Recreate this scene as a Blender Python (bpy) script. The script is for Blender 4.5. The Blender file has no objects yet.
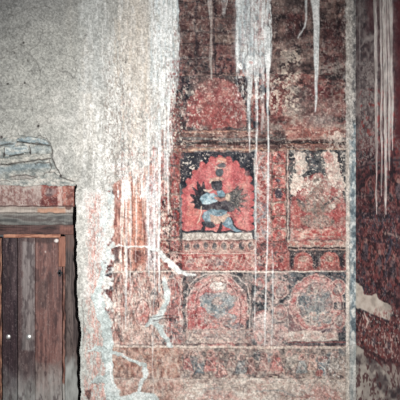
import bpy, math, random
import numpy as np

PX = 0.006          # metres per wall unit
D = 3.4             # camera to back wall
HZ = 1.65           # eye height
COR = 356.0         # inner corner, wall units
C = bpy.context.scene.collection
rnd = random.Random(7)

# ------------------------------------------------------------------ noise
def _h(ix, iy, s):
    n = (ix.astype(np.int64) * 374761393 + iy.astype(np.int64) * 668265263 + s * 974634777) & 0xFFFFFFFF
    n = ((n ^ (n >> 13)) * 1274126177) & 0xFFFFFFFF
    n = n ^ (n >> 16)
    return ((n & 0xFFFFFF) / float(0xFFFFFF)).astype(np.float32)

def vn(X, Y, sx, sy, s):
    x = X / sx + 311.3 + s * 1.7; y = Y / sy + 173.9 + s * 2.3
    ix = np.floor(x); iy = np.floor(y)
    fx = x - ix; fy = y - iy
    fx = fx * fx * (3 - 2 * fx); fy = fy * fy * (3 - 2 * fy)
    a = _h(ix, iy, s); b = _h(ix + 1, iy, s); c = _h(ix, iy + 1, s); d = _h(ix + 1, iy + 1, s)
    return (a + (b - a) * fx) * (1 - fy) + (c + (d - c) * fx) * fy

def fbm(X, Y, sx, sy, s, octv=3, gain=.55):
    t = 0; w = 1; tot = 0
    for o in range(octv):
        t = t + w * vn(X, Y, sx / 2 ** o, sy / 2 ** o, s + 17 * o)
        tot += w; w *= gain
    return np.clip((t / tot - .5) * 1.75 + .5, 0, 1)

def sm(x, a, b):
    t = np.clip((x - a) / (b - a), 0, 1)
    return t * t * (3 - 2 * t)

def arr(c): return np.array(c, np.float32)

def ramp(n, stops):
    xs = [p for p, _ in stops]; out = np.empty(n.shape + (3,), np.float32)
    for k in range(3):
        out[..., k] = np.interp(n, xs, [c[k] for _, c in stops])
    return out

def mottle(X, Y, cols, sx, sy, s, octv=3):
    n = fbm(X, Y, sx, sy, s, octv)
    k = len(cols)
    return ramp(n, [(.12 + .76 * i / (k - 1), c) for i, c in enumerate(cols)])

# ------------------------------------------------------------------ canvas
class Canvas:
    """A sheet of wall: every grid vertex carries a pigment colour, a relief height and the key of the object it belongs to."""
    def __init__(self, x0, x1, y0, y1, S, win=True):
        self.x = np.linspace(x0, x1, int(round((x1 - x0) * S)) + 1)
        self.y = np.linspace(y0, y1, int(round((y1 - y0) * S)) + 1)
        self.PX_, self.PY_ = np.meshgrid(self.x, self.y)
        self.S = S; self.x0 = x0; self.y0 = y0; self.windowed = win
        self.X, self.Y = self.PX_, self.PY_
        self.setup()
    def setup(self):
        X, Y = self.X, self.Y
        self.col = np.zeros(X.shape + (3,), np.float32)
        self.h = np.zeros(X.shape, np.float32)
        self.id = np.zeros(X.shape, np.int32)
        self.WD = (fbm(X, Y, 2.5, 24, 503, 3) - .5) * 2
        self.WX = (fbm(X, Y, 6, 6, 501, 3) - .5) * 2; self.WY = (fbm(X, Y, 6, 6, 502, 3) - .5) * 2
    def w(self, x0, y0, x1, y1, m=4):
        if not self.windowed: return (slice(None), slice(None))
        S = self.S
        a = max(0, int((x0 - m - self.x0) * S)); b = max(a + 1, int((x1 + m - self.x0) * S) + 2)
        c = max(0, int((y0 - m - self.y0) * S)); d = max(c + 1, int((y1 + m - self.y0) * S) + 2)
        return (slice(c, d), slice(a, b))
    def xy(self, sl, warp=0):
        if warp == 'd': return self.X[sl] + .7 * self.WD[sl], self.Y[sl]
        return self.X[sl] + warp * self.WX[sl], self.Y[sl] + warp * self.WY[sl]
    def rect(self, x0, y0, x1, y1, warp=.8, soft=.9):
        sl = self.w(x0, y0, x1, y1); X, Y = self.xy(sl, warp)
        d = np.maximum(np.abs(X - (x0 + x1) / 2) - (x1 - x0) / 2, np.abs(Y - (y0 + y1) / 2) - (y1 - y0) / 2)
        return sl, np.clip(.5 - d / soft, 0, 1)
    def ell(self, cx, cy, rx, ry, warp=.8, soft=.9, lobes=0, amp=0, up=None):
        sl = self.w(cx - rx - amp, cy - ry - amp, cx + rx + amp, cy + ry + amp); X, Y = self.xy(sl, warp)
        dx = (X - cx) / rx; dy = (Y - cy) / ry
        r = np.sqrt(dx * dx + dy * dy) + 1e-6
        k = 1.0
        if lobes: k = 1 + amp / min(rx, ry) * (np.abs(np.sin(np.arctan2(dy, dx) * lobes / 2)) - .5)
        m = np.clip(.5 - (r - k) * min(rx, ry) / soft, 0, 1)
        if up is not None: m = m * np.clip(.5 - (Y - up) / soft, 0, 1)
        return sl, m
    def poly(self, pts, warp=.8, soft=.9):
        xs = [p[0] for p in pts]; ys = [p[1] for p in pts]
        sl = self.w(min(xs), min(ys), max(xs), max(ys)); X, Y = self.xy(sl, warp)
        dmin = np.full(X.shape, 1e9); inside = np.zeros(X.shape, bool)
        n = len(pts)
        for i in range(n):
            ax, ay = pts[i]; bx, by = pts[(i + 1) % n]
            ex, ey = bx - ax, by - ay
            t = np.clip(((X - ax) * ex + (Y - ay) * ey) / (ex * ex + ey * ey + 1e-9), 0, 1)
            dmin = np.minimum(dmin, np.hypot(X - ax - t * ex, Y - ay - t * ey))
            c = ((ay > Y) != (by > Y)) & (X < (bx - ax) * (Y - ay) / (by - ay + 1e-12) + ax)
            inside ^= c
        d = np.where(inside, -dmin, dmin)
        return sl, np.clip(.5 - d / soft, 0, 1)
    def stroke(self, pts, wd, warp=.6, soft=.8):
        if not hasattr(wd, '__len__'): wd = [wd] * len(pts)
        xs = [p[0] for p in pts]; ys = [p[1] for p in pts]; mw = max(wd)
        sl = self.w(min(xs) - mw, min(ys) - mw, max(xs) + mw, max(ys) + mw); X, Y = self.xy(sl, warp)
        d = np.full(X.shape, 1e9)
        for i in range(len(pts) - 1):
            ax, ay = pts[i]; bx, by = pts[i + 1]; ex, ey = bx - ax, by - ay
            t = np.clip(((X - ax) * ex + (Y - ay) * ey) / (ex * ex + ey * ey + 1e-9), 0, 1)
            d = np.minimum(d, np.hypot(X - ax - t * ex, Y - ay - t * ey) - (wd[i] + (wd[i + 1] - wd[i]) * t) / 2)
        return sl, np.clip(.5 - d / soft, 0, 1)
    def put(self, shp, col, a=1.0, key=None, h=None, thr=.5):
        sl, m = shp
        c = col if isinstance(col, np.ndarray) and col.ndim == 3 else arr(col)
        k = (m * a)[..., None]
        self.col[sl] = self.col[sl] * (1 - k) + c * k
        if key is not None:
            v = self.id[sl]; v[m > thr] = KEY[key]
        if h is not None:
            hh = self.h[sl]; self.h[sl] = hh * (1 - m) + h * m
    def mot(self, shp, cols, sx, sy, s, a=1.0, key=None, h=None, octv=3, thr=.5):
        sl, m = shp
        self.put((sl, m), mottle(self.X[sl], self.Y[sl], cols, sx, sy, s, octv), a, key, h, thr)
    def speck(self, box, col, sx, sy, s, t0, t1, a=1.0, key=None, octv=2):
        """flecks and flakes: noise above a threshold inside a softly warped box"""
        sl, m = self.rect(*box, warp=3, soft=6)
        n = .74 * fbm(self.X[sl], self.Y[sl], sx, sy, s, octv + 1, .7) + .26 * vn(self.X[sl], self.Y[sl], min(1.0, sx * .5), min(2.2, sy * .4), s + 91)
        self.put((sl, m * sm(n, t0 - .03, t1 + .03)), col, a, key)
    def scroll(self, shp, col, sx, s, wdt=.05, a=.8, sy=None):
        """thin curling brush lines"""
        sl, m = shp
        n = fbm(self.X[sl], self.Y[sl], sx, sy or sx, s, 2)
        l = 1 - sm(np.abs(n - .5), wdt * .4, wdt)
        self.put((sl, m * l), col, a)

# ------------------------------------------------------------------ registry of things and parts
KEY = {'wall': 0, 'hole': 1}
REG = {}
def thing(key, name, label, cat, group=None, lev=2.0, mat='paint'):
    if key not in KEY: KEY[key] = len(KEY)
    group = group or {'lime_drip': 'white lime drips on the mural', 'lime_run': 'broad lime runs on the mural', 'cement_filling': 'cement fillings in the cracks', 'ruled_line': 'ruled lines between the tiers', 'painted_column': 'upright columns of small red niches'}.get(name)
    REG[key] = dict(name=name, label=label, cat=cat, group=group, lev=lev, parent=None, mat=mat)
    return key
def part(key, parent, name, label=None, lev=2.4, mat='paint'):
    if key not in KEY: KEY[key] = len(KEY)
    REG[key] = dict(name=name, label=label, cat=None, group=None, lev=lev, parent=parent, mat=mat)
    return key

# palette (what the pigments look like)
RED = (178, 84, 82); PINK = (200, 142, 132); DRED = (138, 66, 64); DARK = (58, 58, 66); INK = (34, 34, 42)
BLUE = (126, 158, 170); SLATE = (98, 112, 120); CREAM = (224, 208, 190); ORNG = (204, 140, 108)
BRWN = (98, 70, 68); DBRN = (72, 50, 50); LIME = (224, 228, 224); CEM = (196, 208, 204); TAUPE = (168, 146, 136)
GREY = (176, 176, 168)

M = Canvas(-60, COR, -40, 475, 2)
X, Y = M.X, M.Y

def crackx(y):
    y = np.asarray(y, float)
    b = np.interp(y, [150, 182, 200, 235, 262, 300, 312, 322, 340, 352, 375, 400, 476], [76, 76.4, 75.6, 76.2, 77, 77.2, 78.4, 80.2, 81, 79.6, 80.2, 80.4, 81])
    return b + .25 * np.sin(y * .55) + .5 * np.sin(y * .21 + 1)

# ---- bare plaster and whitewash
n1 = fbm(X, Y, 46, 60, 1, 4); n2 = fbm(X, Y, 9, 9, 2, 3); n3 = fbm(X, Y, 2.2, 2.2, 3, 2); nv = fbm(X, Y, 5, 60, 4, 3)
base = ramp(np.clip(n1 * .62 + n2 * .28 + n3 * .1, 0, 1), [(.15, (152, 152, 147)), (.45, (168, 168, 161)), (.6, (174, 173, 166)), (.85, (186, 183, 175))])
M.col[:] = base
white = sm(X + 26 * (n1 - .5) - .12 * np.minimum(Y - 100, 0) * -1, 52, 118) * (.35 + .65 * sm(Y, 10, 140))
wc = ramp(nv * .8 + n3 * .2, [(.2, (186, 184, 178)), (.5, (208, 206, 200)), (.8, (228, 226, 220))])
M.col[:] = M.col * (1 - white[..., None] * .9) + wc * white[..., None] * .9
warm = sm(fbm(X, Y, 12, 90, 6, 3), .5, .75) * sm(X, 60, 90) * sm(-Y, -260, -20)
M.col[:] = M.col * (1 - .4 * warm[..., None]) + arr((206, 192, 176)) * .4 * warm[..., None]
M.h[:] = 2.0 * (n1 - .5) + .6 * (n2 - .5) + .12 * (n3 - .5)
# flash falloff painted in: plaster darkens towards the top left
tl_falloff = sm(90 - X * .55 - Y + 40 * (n1 - .5), 0, 110)
M.col[:] = M.col * (1 - .42 * tl_falloff[..., None]) + arr((104, 104, 110)) * .42 * tl_falloff[..., None]
M.speck((-60, -40, 150, 200), (112, 110, 106), 1.1, 1.1, 43, .66, .78, .5)
M.speck((-60, -40, 150, 200), (206, 204, 198), 1.1, 1.1, 44, .66, .78, .35)
# hair cracks and pits
def crack(x, y, n, ang, st=4.5, w=.5, a=.5, col=(112, 110, 106)):
    pts = [(x, y)]
    for i in range(n):
        ang += rnd.uniform(-.75, .75)
        x += st * math.cos(ang); y += st * math.sin(ang); pts.append((x, y))
    shp = M.stroke(pts, [w * rnd.uniform(.5, 1.1) for _ in pts], warp=1.2)
    M.put(shp, col, a, h=-1.2)
for i in range(80):
    crack(rnd.uniform(-60, 80), rnd.uniform(-30, 134), rnd.randint(3, 11), rnd.uniform(-.6, 3.6), a=rnd.uniform(.2, .5))
for p in [(0, 38, 16, .1), (10, 15, 9, -.4), (18, 44, 10, -.35), (44, 30, 12, 1.4), (60, 52, 12, .2), (26, 70, 12, .6), (30, 22, 8, 1.9), (0, 60, 9, .3)]:
    crack(*p, w=.8, a=.65)
for i in range(110):
    x, y = rnd.uniform(-20, 150), rnd.uniform(-20, 180)
    M.put(M.ell(x, y, rnd.uniform(.4, .9), rnd.uniform(.4, 1.1), .5), (92, 88, 84), rnd.uniform(.3, .8), h=-1.5)
for x, y in [(24, 43), (87, 34), (38, 126), (8, 84), (39, 126), (124, 104), (126, 62), (25, 83)]:
    M.put(M.ell(x, y, 1.0, 1.1, .6), (66, 62, 60), .95, h=-2)
M.put(M.stroke([(84.5, 35.5), (86.5, 34.5), (88, 32.5)], [.6, 1.2, .7]), (60, 56, 54), .9)
# whitish lime blotches, lower left of the streaks
M.speck((55, 90, 110, 180), (222, 219, 213), 14, 18, 31, .35, .7, .4)
M.speck((82, -5, 152, 200), (232, 231, 227), 3, 22, 32, .5, .7, .5)
M.speck((84, -20, 178, 190), (150, 146, 140), 1.1, 2.2, 45, .62, .76, .5)
M.speck((104, 40, 178, 190), (128, 112, 104), 1.3, 4, 46, .62, .74, .6)
M.mot(M.rect(132, -40, 147, 140, 3, 8), [(186, 172, 156), (206, 194, 180), (214, 206, 196)], 3, 24, 47, .3)
M.mot(M.rect(82, -40, 104, 90, 6, 12), [(172, 176, 174), (190, 194, 192)], 5, 20, 48, .5)
M.speck((115, 20, 150, 150), (208, 192, 174), 4, 34, 33, .55, .75, .5)
M.speck((78, 190, 118, 300), (236, 232, 228), 10, 16, 34, .4, .65, .5)
M.speck((95, 190, 120, 300), (200, 214, 214), 6, 20, 35, .45, .65, .7)
# faint red brushing on the strip right of the door
for (b, s) in [((88, 195, 101, 300), 36), ((84, 300, 104, 372), 37), ((82, 372, 118, 402), 38)]:
    M.speck(b, (212, 156, 144), 1.4, 6, s, .46, .62, .7)
    M.speck(b, (160, 104, 96), 1.2, 3, s + 40, .56, .7, .5)
M.speck((77, 300, 90, 476), (188, 194, 188), 4, 14, 39, .3, .6, .7)
M.put(M.stroke([(82, 300), (84, 330), (82.5, 352)], [1, 1.4, .6]), (120, 112, 108), .6)
M.mot(M.poly([(85, 390), (92, 389), (91, 396), (88, 401)], 1), [DBRN, (128, 86, 78)], 2, 3, 40, .85)

# ---- crumbling mud cornice over the door
thing('cornice', 'mud_cornice', 'crumbling grey-blue mud plaster cornice stepping up over the painted door lintel', 'cornice', lev=3, mat='plaster')
CP = [(-60, 139), (0, 138), (16, 136), (24, 135), (36, 137), (47, 140), (51.5, 144), (53, 152), (52, 158), (56, 166), (60, 174), (66, 178.5), (75.5, 181), (75.8, 185.5), (60, 186.2), (40, 185.2), (22, 186.6), (6, 185), (-60, 186)]
M.mot(M.poly(CP, .8), [(116, 122, 120), (142, 146, 142), (162, 164, 158), (184, 180, 172)], 5, 3, 50, 1, 'cornice', 6)
M.speck((-60, 176, 76, 187), (196, 188, 178), 5, 2, 49, .45, .65, .6)
part('ledge1', 'cornice', 'ledge', 'pale blue worn top ledge', lev=3, mat='plaster')
M.mot(M.poly([(17, 139), (29, 136.5), (42, 139), (49, 142), (50, 144.5), (33, 143), (17, 141.5)], .6), [(110, 130, 138), (150, 164, 168), (182, 184, 178)], 3.5, 2, 51, 1, 'ledge1', 16)
part('ledge2', 'cornice', 'ledge', 'pale blue brick-shaped lump', lev=3, mat='plaster')
M.mot(M.poly([(5, 148), (14, 146.5), (28, 146), (29.5, 152), (22, 154.5), (9, 155.5), (5.5, 154)], .6), [(130, 146, 150), (160, 172, 174), (188, 190, 184)], 4, 2, 52, 1, 'ledge2', 20)
part('ledge3', 'cornice', 'ledge', 'long grey sloping ledge', lev=3, mat='plaster')
M.mot(M.poly([(-60, 160), (0, 158.5), (20, 156), (38, 153.5), (51.5, 154), (51, 159), (36, 160.5), (18, 163.5), (0, 165), (-60, 168)], .6), [(140, 142, 136), (168, 166, 158), (190, 186, 176)], 6, 2, 53, 1, 'ledge3', 20)
M.mot(M.poly([(30, 146), (51, 146), (51.5, 152), (31, 153)], 1, 2), [(142, 156, 160), (176, 182, 178)], 3.5, 2, 54, .65, None, 13)
M.mot(M.poly([(0, 141), (16, 142), (14, 147), (0, 146)], 1, 2), [(110, 130, 138), (160, 172, 174)], 4, 3, 55, .7)
M.mot(M.poly([(-2, 168), (18, 165.5), (36, 163), (50, 163), (50, 168), (26, 170), (0, 173)], 1, 2), [(112, 128, 134), (150, 162, 164)], 4, 2.4, 56, .75, None, 9)
M.mot(M.ell(23, 177, 13, 2.2, .8), [(132, 130, 126), (160, 152, 146)], 4, 3, 57, .8, None, -2)
for pts, w in [([(0, 146), (6, 144.6), (13, 143.6)], 1.0), ([(17, 141.6), (26, 142.6), (36, 144), (50, 145)], .9), ([(4, 156), (5, 154), (4.6, 149)], 1.3),
               ([(10, 156.2), (18, 155.2), (24, 154.4)], 1.0), ([(30, 153), (30.5, 151), (29.6, 146)], .9), ([(0, 165.6), (12, 164), (26, 162), (40, 159.8), (51, 158.6)], .9),
               ([(36, 164.5), (37, 162.8), (50, 162.2)], .7), ([(51, 145), (53, 151), (52.5, 158), (56, 166.5), (60.5, 174.5), (61, 177), (66, 179), (74, 181.5)], .8),
               ([(36, 137.5), (40, 135), (47, 139), (51, 143)], .55), ([(10, 177), (18, 175.6), (30, 175.4), (35, 177.5)], .8), ([(11, 179.2), (22, 179.8), (34, 178.6)], .5),
               ([(50, 160), (52, 168), (50, 172)], .6), ([(43, 176), (47, 173), (55, 172), (57, 175)], .5), ([(0, 181.5), (6, 180), (10, 182)], .7)]:
    M.put(M.stroke(pts, w), (74, 68, 66), .85, h=-1)  # cracks, and the shade under the ledges painted as dark lines
for x, y, r in [(4.8, 153.5, 1.3), (30.3, 152.5, 1.2), (60.3, 175.5, 1.3), (1, 137.5, 1.5)]:
    M.put(M.ell(x, y, r, r, .8), (66, 60, 60), .9)
M.put(M.ell(7.5, 157.5, 3, 1.5, .6), (122, 134, 134), .8)

# ---- painted ground of the whole mural zone
def zone_edge(y):
    return np.interp(y, [-40, 100, 118, 135, 165, 182, 272, 476], [178, 178, 175, 170, 152, 117, 113, 112])
edge = zone_edge(Y)
mm = sm(X + 9 * M.WX + 4 * (n3 - .5), edge - 5, edge + 3)
mm *= sm(349 - X, 0, 2)
pg = mottle(X, Y, [DARK, BRWN, DRED, TAUPE, PINK], 6, 6, 60, 3)
M.col[:] = M.col * (1 - mm[..., None]) + pg * mm[..., None]

REDF = [(110, 58, 60), (150, 76, 76), (170, 92, 88), (192, 130, 120)]

# ---- top: faded little blocks
thing('blocksA', 'mural_panel', 'faded mural of small brown blocks at the top, left of the wide white run', 'mural')
M.mot(M.rect(177, -40, 239, 77, 1.5), [(56, 44, 48), (92, 70, 68), (112, 82, 78), (136, 106, 98)], 5, 5, 61, 1, 'blocksA')
for j, yb in enumerate([-34, -15, 3, 18, 32, 45, 60]):
    for i, xb in enumerate([178, 197, 216, 234]):
        w = 17
        M.mot(M.rect(xb + 1, yb + 1, xb + w - 1, yb + 12, 1.2, 2), [(88, 56, 58), (112, 78, 74), (132, 96, 88), (110, 100, 98)], 4, 4, 62 + i + 5 * j, .7)
    M.put(M.stroke([(178, yb - 1), (238, yb - 1)], 1.3, 1.5), (52, 46, 52), .55)
for xb in [178.5, 195.5, 214.5]:
    M.put(M.stroke([(xb, -40), (xb + .5, 76)], 1.5, 1.5), (48, 44, 52), .6)
M.mot(M.rect(215, 35, 236, 43, 1, 2), [(140, 112, 100), (160, 134, 120)], 5, 3, 71, .8)
M.mot(M.rect(216, 45, 236, 72, 1, 2), [(104, 64, 64), (128, 78, 76), (146, 100, 92)], 5, 5, 72, .75)
M.put(M.stroke([(179, 58.5), (212, 58.5)], .9, .8), (176, 160, 148), .7)
M.put(M.stroke([(178, 75), (236, 75.5)], 1.2, 1.2), (164, 128, 116), .6)
M.speck((177, -40, 236, 78), (174, 158, 148), 2.2, 2.2, 73, .66, .8, .6)
M.speck((177, 54, 236, 78), (46, 46, 54), 3, 3, 74, .6, .75, .7)

thing('blocksB', 'mural_panel', 'dirty brown flaking mural at the top, right of the wide white streak', 'mural')
M.mot(M.rect(269, -40, 347, 74, 1.5), [(60, 50, 52), (94, 74, 72), (118, 90, 84), (150, 122, 112)], 7, 7, 75, 1, 'blocksB')
for b, s in [((286, 14, 305, 38), 76), ((322, 20, 345, 50), 77), ((322, 52, 343, 70), 78)]:
    M.mot(M.rect(*b, 2, 4), [(60, 44, 48), (88, 52, 54), (118, 72, 70)], 4, 5, s, .75)
for x in (277, 294, 302, 338): M.put(M.stroke([(x, 4), (x, 40)], 2, 2), (50, 42, 46), .5)
M.mot(M.rect(274, 0, 300, 12, 2, 4), [(110, 90, 86), (140, 120, 112)], 4, 5, 79, .6)
M.speck((276, 48, 302, 80), (206, 186, 166), 4, 4, 80, .42, .6, .85)
M.speck((318, 62, 348, 84), (176, 162, 150), 5, 4, 81, .4, .62, .7)
M.speck((270, -40, 348, 60), (166, 150, 142), 2, 2.4, 82, .64, .8, .6)

# ---- arch panel
thing('arch', 'mural_panel', 'worn dark panel filled by a large plain red arch, above the black-figure panel', 'mural')
part('arch_bg', 'arch', 'background')
M.mot(M.rect(176, 76, 251, 130.5, 1.2), [(46, 46, 54), (70, 66, 70), (96, 84, 82)], 5, 5, 83, 1, 'arch_bg')
part('arch_halo', 'arch', 'halo', 'red rounded arch')
M.mot(M.ell(216, 118, 31, 40, 2, 2, up=127.5), [(118, 62, 62), (148, 76, 76), (160, 92, 88), (176, 116, 106)], 7, 6, 84, 1, 'arch_halo')
M.mot(M.ell(208, 84, 14, 9, 3, 6), [(132, 96, 90), (166, 126, 116)], 5, 5, 85, .6)
M.mot(M.ell(214, 118, 24, 12, 4, 8), [(146, 70, 68), (166, 84, 80)], 6, 6, 86, .7)
M.speck((178, 84, 204, 130), (214, 196, 180), 2.6, 3.2, 87, .6, .74, .85)
M.speck((176, 74, 252, 132), (206, 178, 164), 2.2, 2.2, 88, .66, .8, .7)
M.speck((226, 80, 248, 120), (196, 176, 166), 2.4, 4, 89, .6, .76, .7)

thing('patchy', 'mural_panel', 'red mural panel speckled with pale flakes beside the wall corner, below the brown mural', 'mural')
M.mot(M.rect(270, 74, 347, 131, 1.2), [(62, 54, 56), (104, 64, 62), (134, 80, 76), (150, 108, 98), (166, 140, 128)], 9, 7, 90, 1, 'patchy')
M.mot(M.ell(318, 92, 16, 9, 4, 6), [(120, 58, 60), (142, 76, 74)], 6, 5, 91, .7)
M.mot(M.ell(276, 105, 6, 14, 2, 4), [(150, 66, 64), (110, 60, 58)], 5, 5, 92, .7)
M.mot(M.ell(300, 100, 14, 12, 5, 8), [(88, 84, 84), (120, 112, 108)], 4, 4, 93, .6)
M.mot(M.ell(322, 110, 22, 12, 5, 8), [(130, 92, 88), (160, 122, 114)], 5, 5, 94, .6)
M.mot(M.ell(324, 122, 14, 6, 3, 6), [(178, 164, 156), (150, 132, 126)], 5, 3, 95, .75)
M.speck((270, 72, 300, 112), (216, 196, 176), 3, 3, 96, .5, .66, .9)
M.speck((270, 72, 348, 131), (196, 172, 158), 2.2, 2.2, 97, .66, .8, .7)
M.speck((270, 76, 348, 90), (50, 46, 50), 4, 3, 98, .55, .72, .7)

# ---- painted mouldings under the upper tier
thing('mould', 'painted_border', 'striped orange, brown and dark horizontal painted border running above the square figure panels', 'border')
part('mould_bg', 'mould', 'background')
M.mot(M.rect(158, 130, 347, 152.5, 1), [(78, 62, 62), (118, 82, 76), (146, 104, 94), (128, 122, 116)], 8, 2.5, 100, 1, 'mould_bg')
STR = [(131.8, 1.4, (196, 140, 118), 180, 246), (135.3, 1.8, (142, 104, 94), 178, 250), (139, 2.4, (112, 106, 104), 176, 346), (143, 2.6, (58, 48, 50), 178, 347), (146.3, 1.8, (124, 84, 78), 176, 347), (149.6, 1.9, (196, 150, 122), 158, 346)]
for i, (yy, w, c, xa, xb) in enumerate(STR):
    k = part('stripe%d' % i, 'mould', 'stripe', lev=2.6)
    pts = [(x, yy + .5 * math.sin(x * .05 + i)) for x in np.linspace(xa, xb, 9)]
    sl, m = M.stroke(pts, w, 1)
    M.put((sl, m), mottle(M.X[sl], M.Y[sl], [tuple(v * .8 for v in c), c, tuple(min(235, v * 1.12) for v in c)], 9, 2, 101 + i), .9, k)
M.mot(M.rect(286, 128, 340, 140, 1.5, 3), [(150, 84, 76), (176, 110, 98), (196, 140, 122)], 9, 2.5, 108, .75)
M.put(M.stroke([(290, 141.5), (338, 140.5)], 1.4, 1), (66, 48, 48), .8)
M.put(M.stroke([(290, 144.6), (336, 144.2)], 1.2, 1), (170, 110, 92), .8)
M.speck((158, 129, 348, 152), (212, 192, 174), 3, 2, 109, .64, .78, .7)
M.speck((325, 128, 348, 160), (214, 198, 182), 3, 4, 110, .45, .62, .8)

# ---- central panel with the dark figure
thing('P5', 'mural_panel', 'square painted panel with a dark blue-black dancing figure in a scalloped red flame halo', 'mural')
part('P5_bg', 'P5', 'background', 'near-black ground')
M.mot(M.rect(180.5, 152, 256, 239, .8), [(34, 36, 46), (52, 54, 62), (70, 70, 76)], 5, 5, 111, 1, 'P5_bg')
M.speck((180, 152, 210, 182), (206, 192, 178), 2.4, 2, 112, .62, .74, .9)
M.speck((226, 152, 258, 180), (176, 166, 158), 3, 2.4, 113, .66, .8, .7)
part('P5_halo', 'P5', 'halo', 'scalloped red halo')
pts = []
HB = [(183.5, 231), (183.3, 214), (184, 200), (186, 187), (191, 177), (198, 168.5), (207, 162), (216, 158.5), (224, 158.5), (232, 162), (240, 167), (246, 174), (249.8, 184), (251, 200), (251.3, 216), (251, 231)]
M.mot(M.poly(HB, 1.2), [(166, 76, 80), (190, 94, 96), (198, 106, 104), (206, 130, 122)], 6, 6, 114, 1, 'P5_halo')
for i in range(len(HB) - 1):
    (ax, ay), (bx, by) = HB[i], HB[i + 1]
    n = max(1, int(round(math.hypot(bx - ax, by - ay) / 8)))
    for k in range(n):
        t = (k + .5) / n; q = rnd.uniform(.8, 1.12)
        M.mot(M.ell(ax + (bx - ax) * t, ay + (by - ay) * t, 3.7 * q, 3.9 * q, .9), [(164, 74, 76), (194, 96, 96)], 4, 4, 115, 1, 'P5_halo')
M.mot(M.ell(214, 176, 13, 9, 3, 6), [(176, 96, 98), (192, 112, 110)], 3, 3, 116, .5)
M.mot(M.rect(243, 170, 249, 232, 1, 3), [(196, 120, 114), (212, 150, 140), (190, 90, 88)], 2.5, 5, 117, .6)
M.mot(M.rect(186, 205, 200, 226, 2, 3), [(176, 84, 80), (196, 112, 100), (190, 128, 112)], 4, 5, 118, .6)
M.put(M.ell(244, 186, 2.4, 2, 1, 1.5), (204, 160, 140), .5)
M.scroll(M.ell(240, 205, 11, 22, 1, 2), (110, 90, 88), 5, 119, .07, .5)
# the figure: body, dark and blue drapery
part('P5_fig', 'P5', 'figure', 'dark figure striding to the right')
F = 'P5_fig'
M.put(M.poly([(195, 199), (192, 194), (198, 196), (197, 184), (200, 191), (202, 186), (203, 193), (207, 197), (207, 204), (200, 209), (196, 205)], .9), INK, .9, F)      # dark flames at left
M.mot(M.poly([(194, 200), (206, 192), (214, 197), (236, 192), (240, 188), (241, 196), (239, 207), (232, 212), (222, 211), (206, 210), (196, 209)], 1.2), [(38, 40, 48), (60, 62, 70), (92, 96, 98)], 4, 4, 120, .92, F)
for (x, y, w) in [(238, 186, 3.6), (243, 189, 3.4), (245.5, 195, 3.4), (246, 201, 3.6), (244, 207, 4), (240, 211, 4)]:
    M.mot(M.stroke([(230, 200), ((230 + x) / 2 + .5, (200 + y) / 2 - .8), (x, y)], [6, 5, w * .5], 1.4, 1.4), [(48, 50, 56), (82, 84, 84), (112, 104, 98), (58, 60, 64)], 2, 2, 121, .9, F)
for (x, y, w) in [(191, 195, 3), (193, 188, 3), (197.5, 182, 3), (203, 182.5, 3), (191.5, 202, 3.4), (195, 208, 3.6)]:
    M.put(M.stroke([(205, 201), ((205 + x) / 2, (201 + y) / 2 + .6), (x, y)], [6, 5, w * .5], 1, 1), (44, 44, 52), .88, F)
M.speck((229, 186, 248, 212), (150, 136, 126), 1.2, 1.2, 217, .58, .7, .6)
M.mot(M.poly([(201, 196), (206, 193), (213, 192.5), (217, 196), (217, 201), (210, 204), (202, 204), (200, 200)], .8), [(108, 140, 152), (150, 178, 188), (190, 208, 212)], 4, 4, 122, .95, F)      # pale shoulder
M.mot(M.poly([(216, 191), (222, 189.5), (225, 193), (224, 197), (218, 197)], .5), [(92, 126, 140), (122, 158, 172)], 3, 3, 123, .95, F)
M.put(M.stroke([(215, 198), (221, 200), (226, 198.5)], [2.4, 3, 2]), (176, 120, 108), .85, F)
M.mot(M.ell(227.5, 197.5, 2.6, 3.8, .6), [(176, 150, 132), (208, 186, 164)], 3, 3, 124, .9, F)
M.put(M.stroke([(210, 183), (211.5, 180.5), (212.5, 187)], [2, 2.4, 2]), (224, 206, 184), .9, F)
M.put(M.stroke([(204, 190.5), (208, 191.5), (212, 189.5)], [1.6, 2.2, 1.6]), (214, 196, 176), .85, F)
M.mot(M.ell(217.2, 185, 6, 5.4, .9), [(36, 38, 46), (54, 58, 66), (74, 80, 86)], 3, 3, 125, .95, F)       # head
M.mot(M.ell(216.5, 179, 7, 2.2, .8), [(204, 168, 148), (188, 148, 132)], 3, 2, 126, .8, F)
M.mot(M.ell(219.4, 172.8, 3.7, 3.9, .6), [(62, 70, 76), (84, 94, 100)], 3, 3, 127, .95, F)                  # second head
M.put(M.stroke([(215.5, 170), (216, 166.5), (219, 168.5), (224.5, 168)], [1.4, 2, 1.4, 1.4]), (208, 184, 166), .8, F)
M.mot(M.ell(221.5, 165.2, 4.2, 2.4, .6), [(68, 76, 82), (100, 106, 108)], 3, 2, 128, .9, F)                 # third head
M.put(M.ell(221, 160.5, 5, 2.6, .8), (206, 156, 128), .75, F)
M.put(M.stroke([(216, 163), (218, 161), (226, 163)], 1.2), (204, 186, 172), .6)
M.mot(M.poly([(204, 212), (211, 209), (222, 209.5), (228, 211), (226, 215.5), (218, 216.5), (211, 215), (212, 222), (205, 222), (202, 217)], .6), [(84, 112, 124), (112, 146, 158), (142, 170, 178)], 4, 4, 129, .92, F)   # hips
M.mot(M.poly([(210, 214), (219, 217), (228, 213), (231, 215), (226, 222), (217, 224.5), (211, 221)], .6), [(176, 150, 134), (200, 178, 158)], 3, 3, 130, .9, F)      # apron
M.mot(M.poly([(201, 222), (207, 221), (213, 222), (216, 226), (212, 228), (206, 227), (204, 231.5), (200, 230.5), (203, 226)], .7), [(38, 42, 50), (76, 88, 94)], 3, 3, 131, .92, F)      # bent leg
M.put(M.stroke([(221.5, 223), (220, 229), (219, 231)], [2.4, 3, 3.4]), (46, 46, 52), .9, F)
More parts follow.
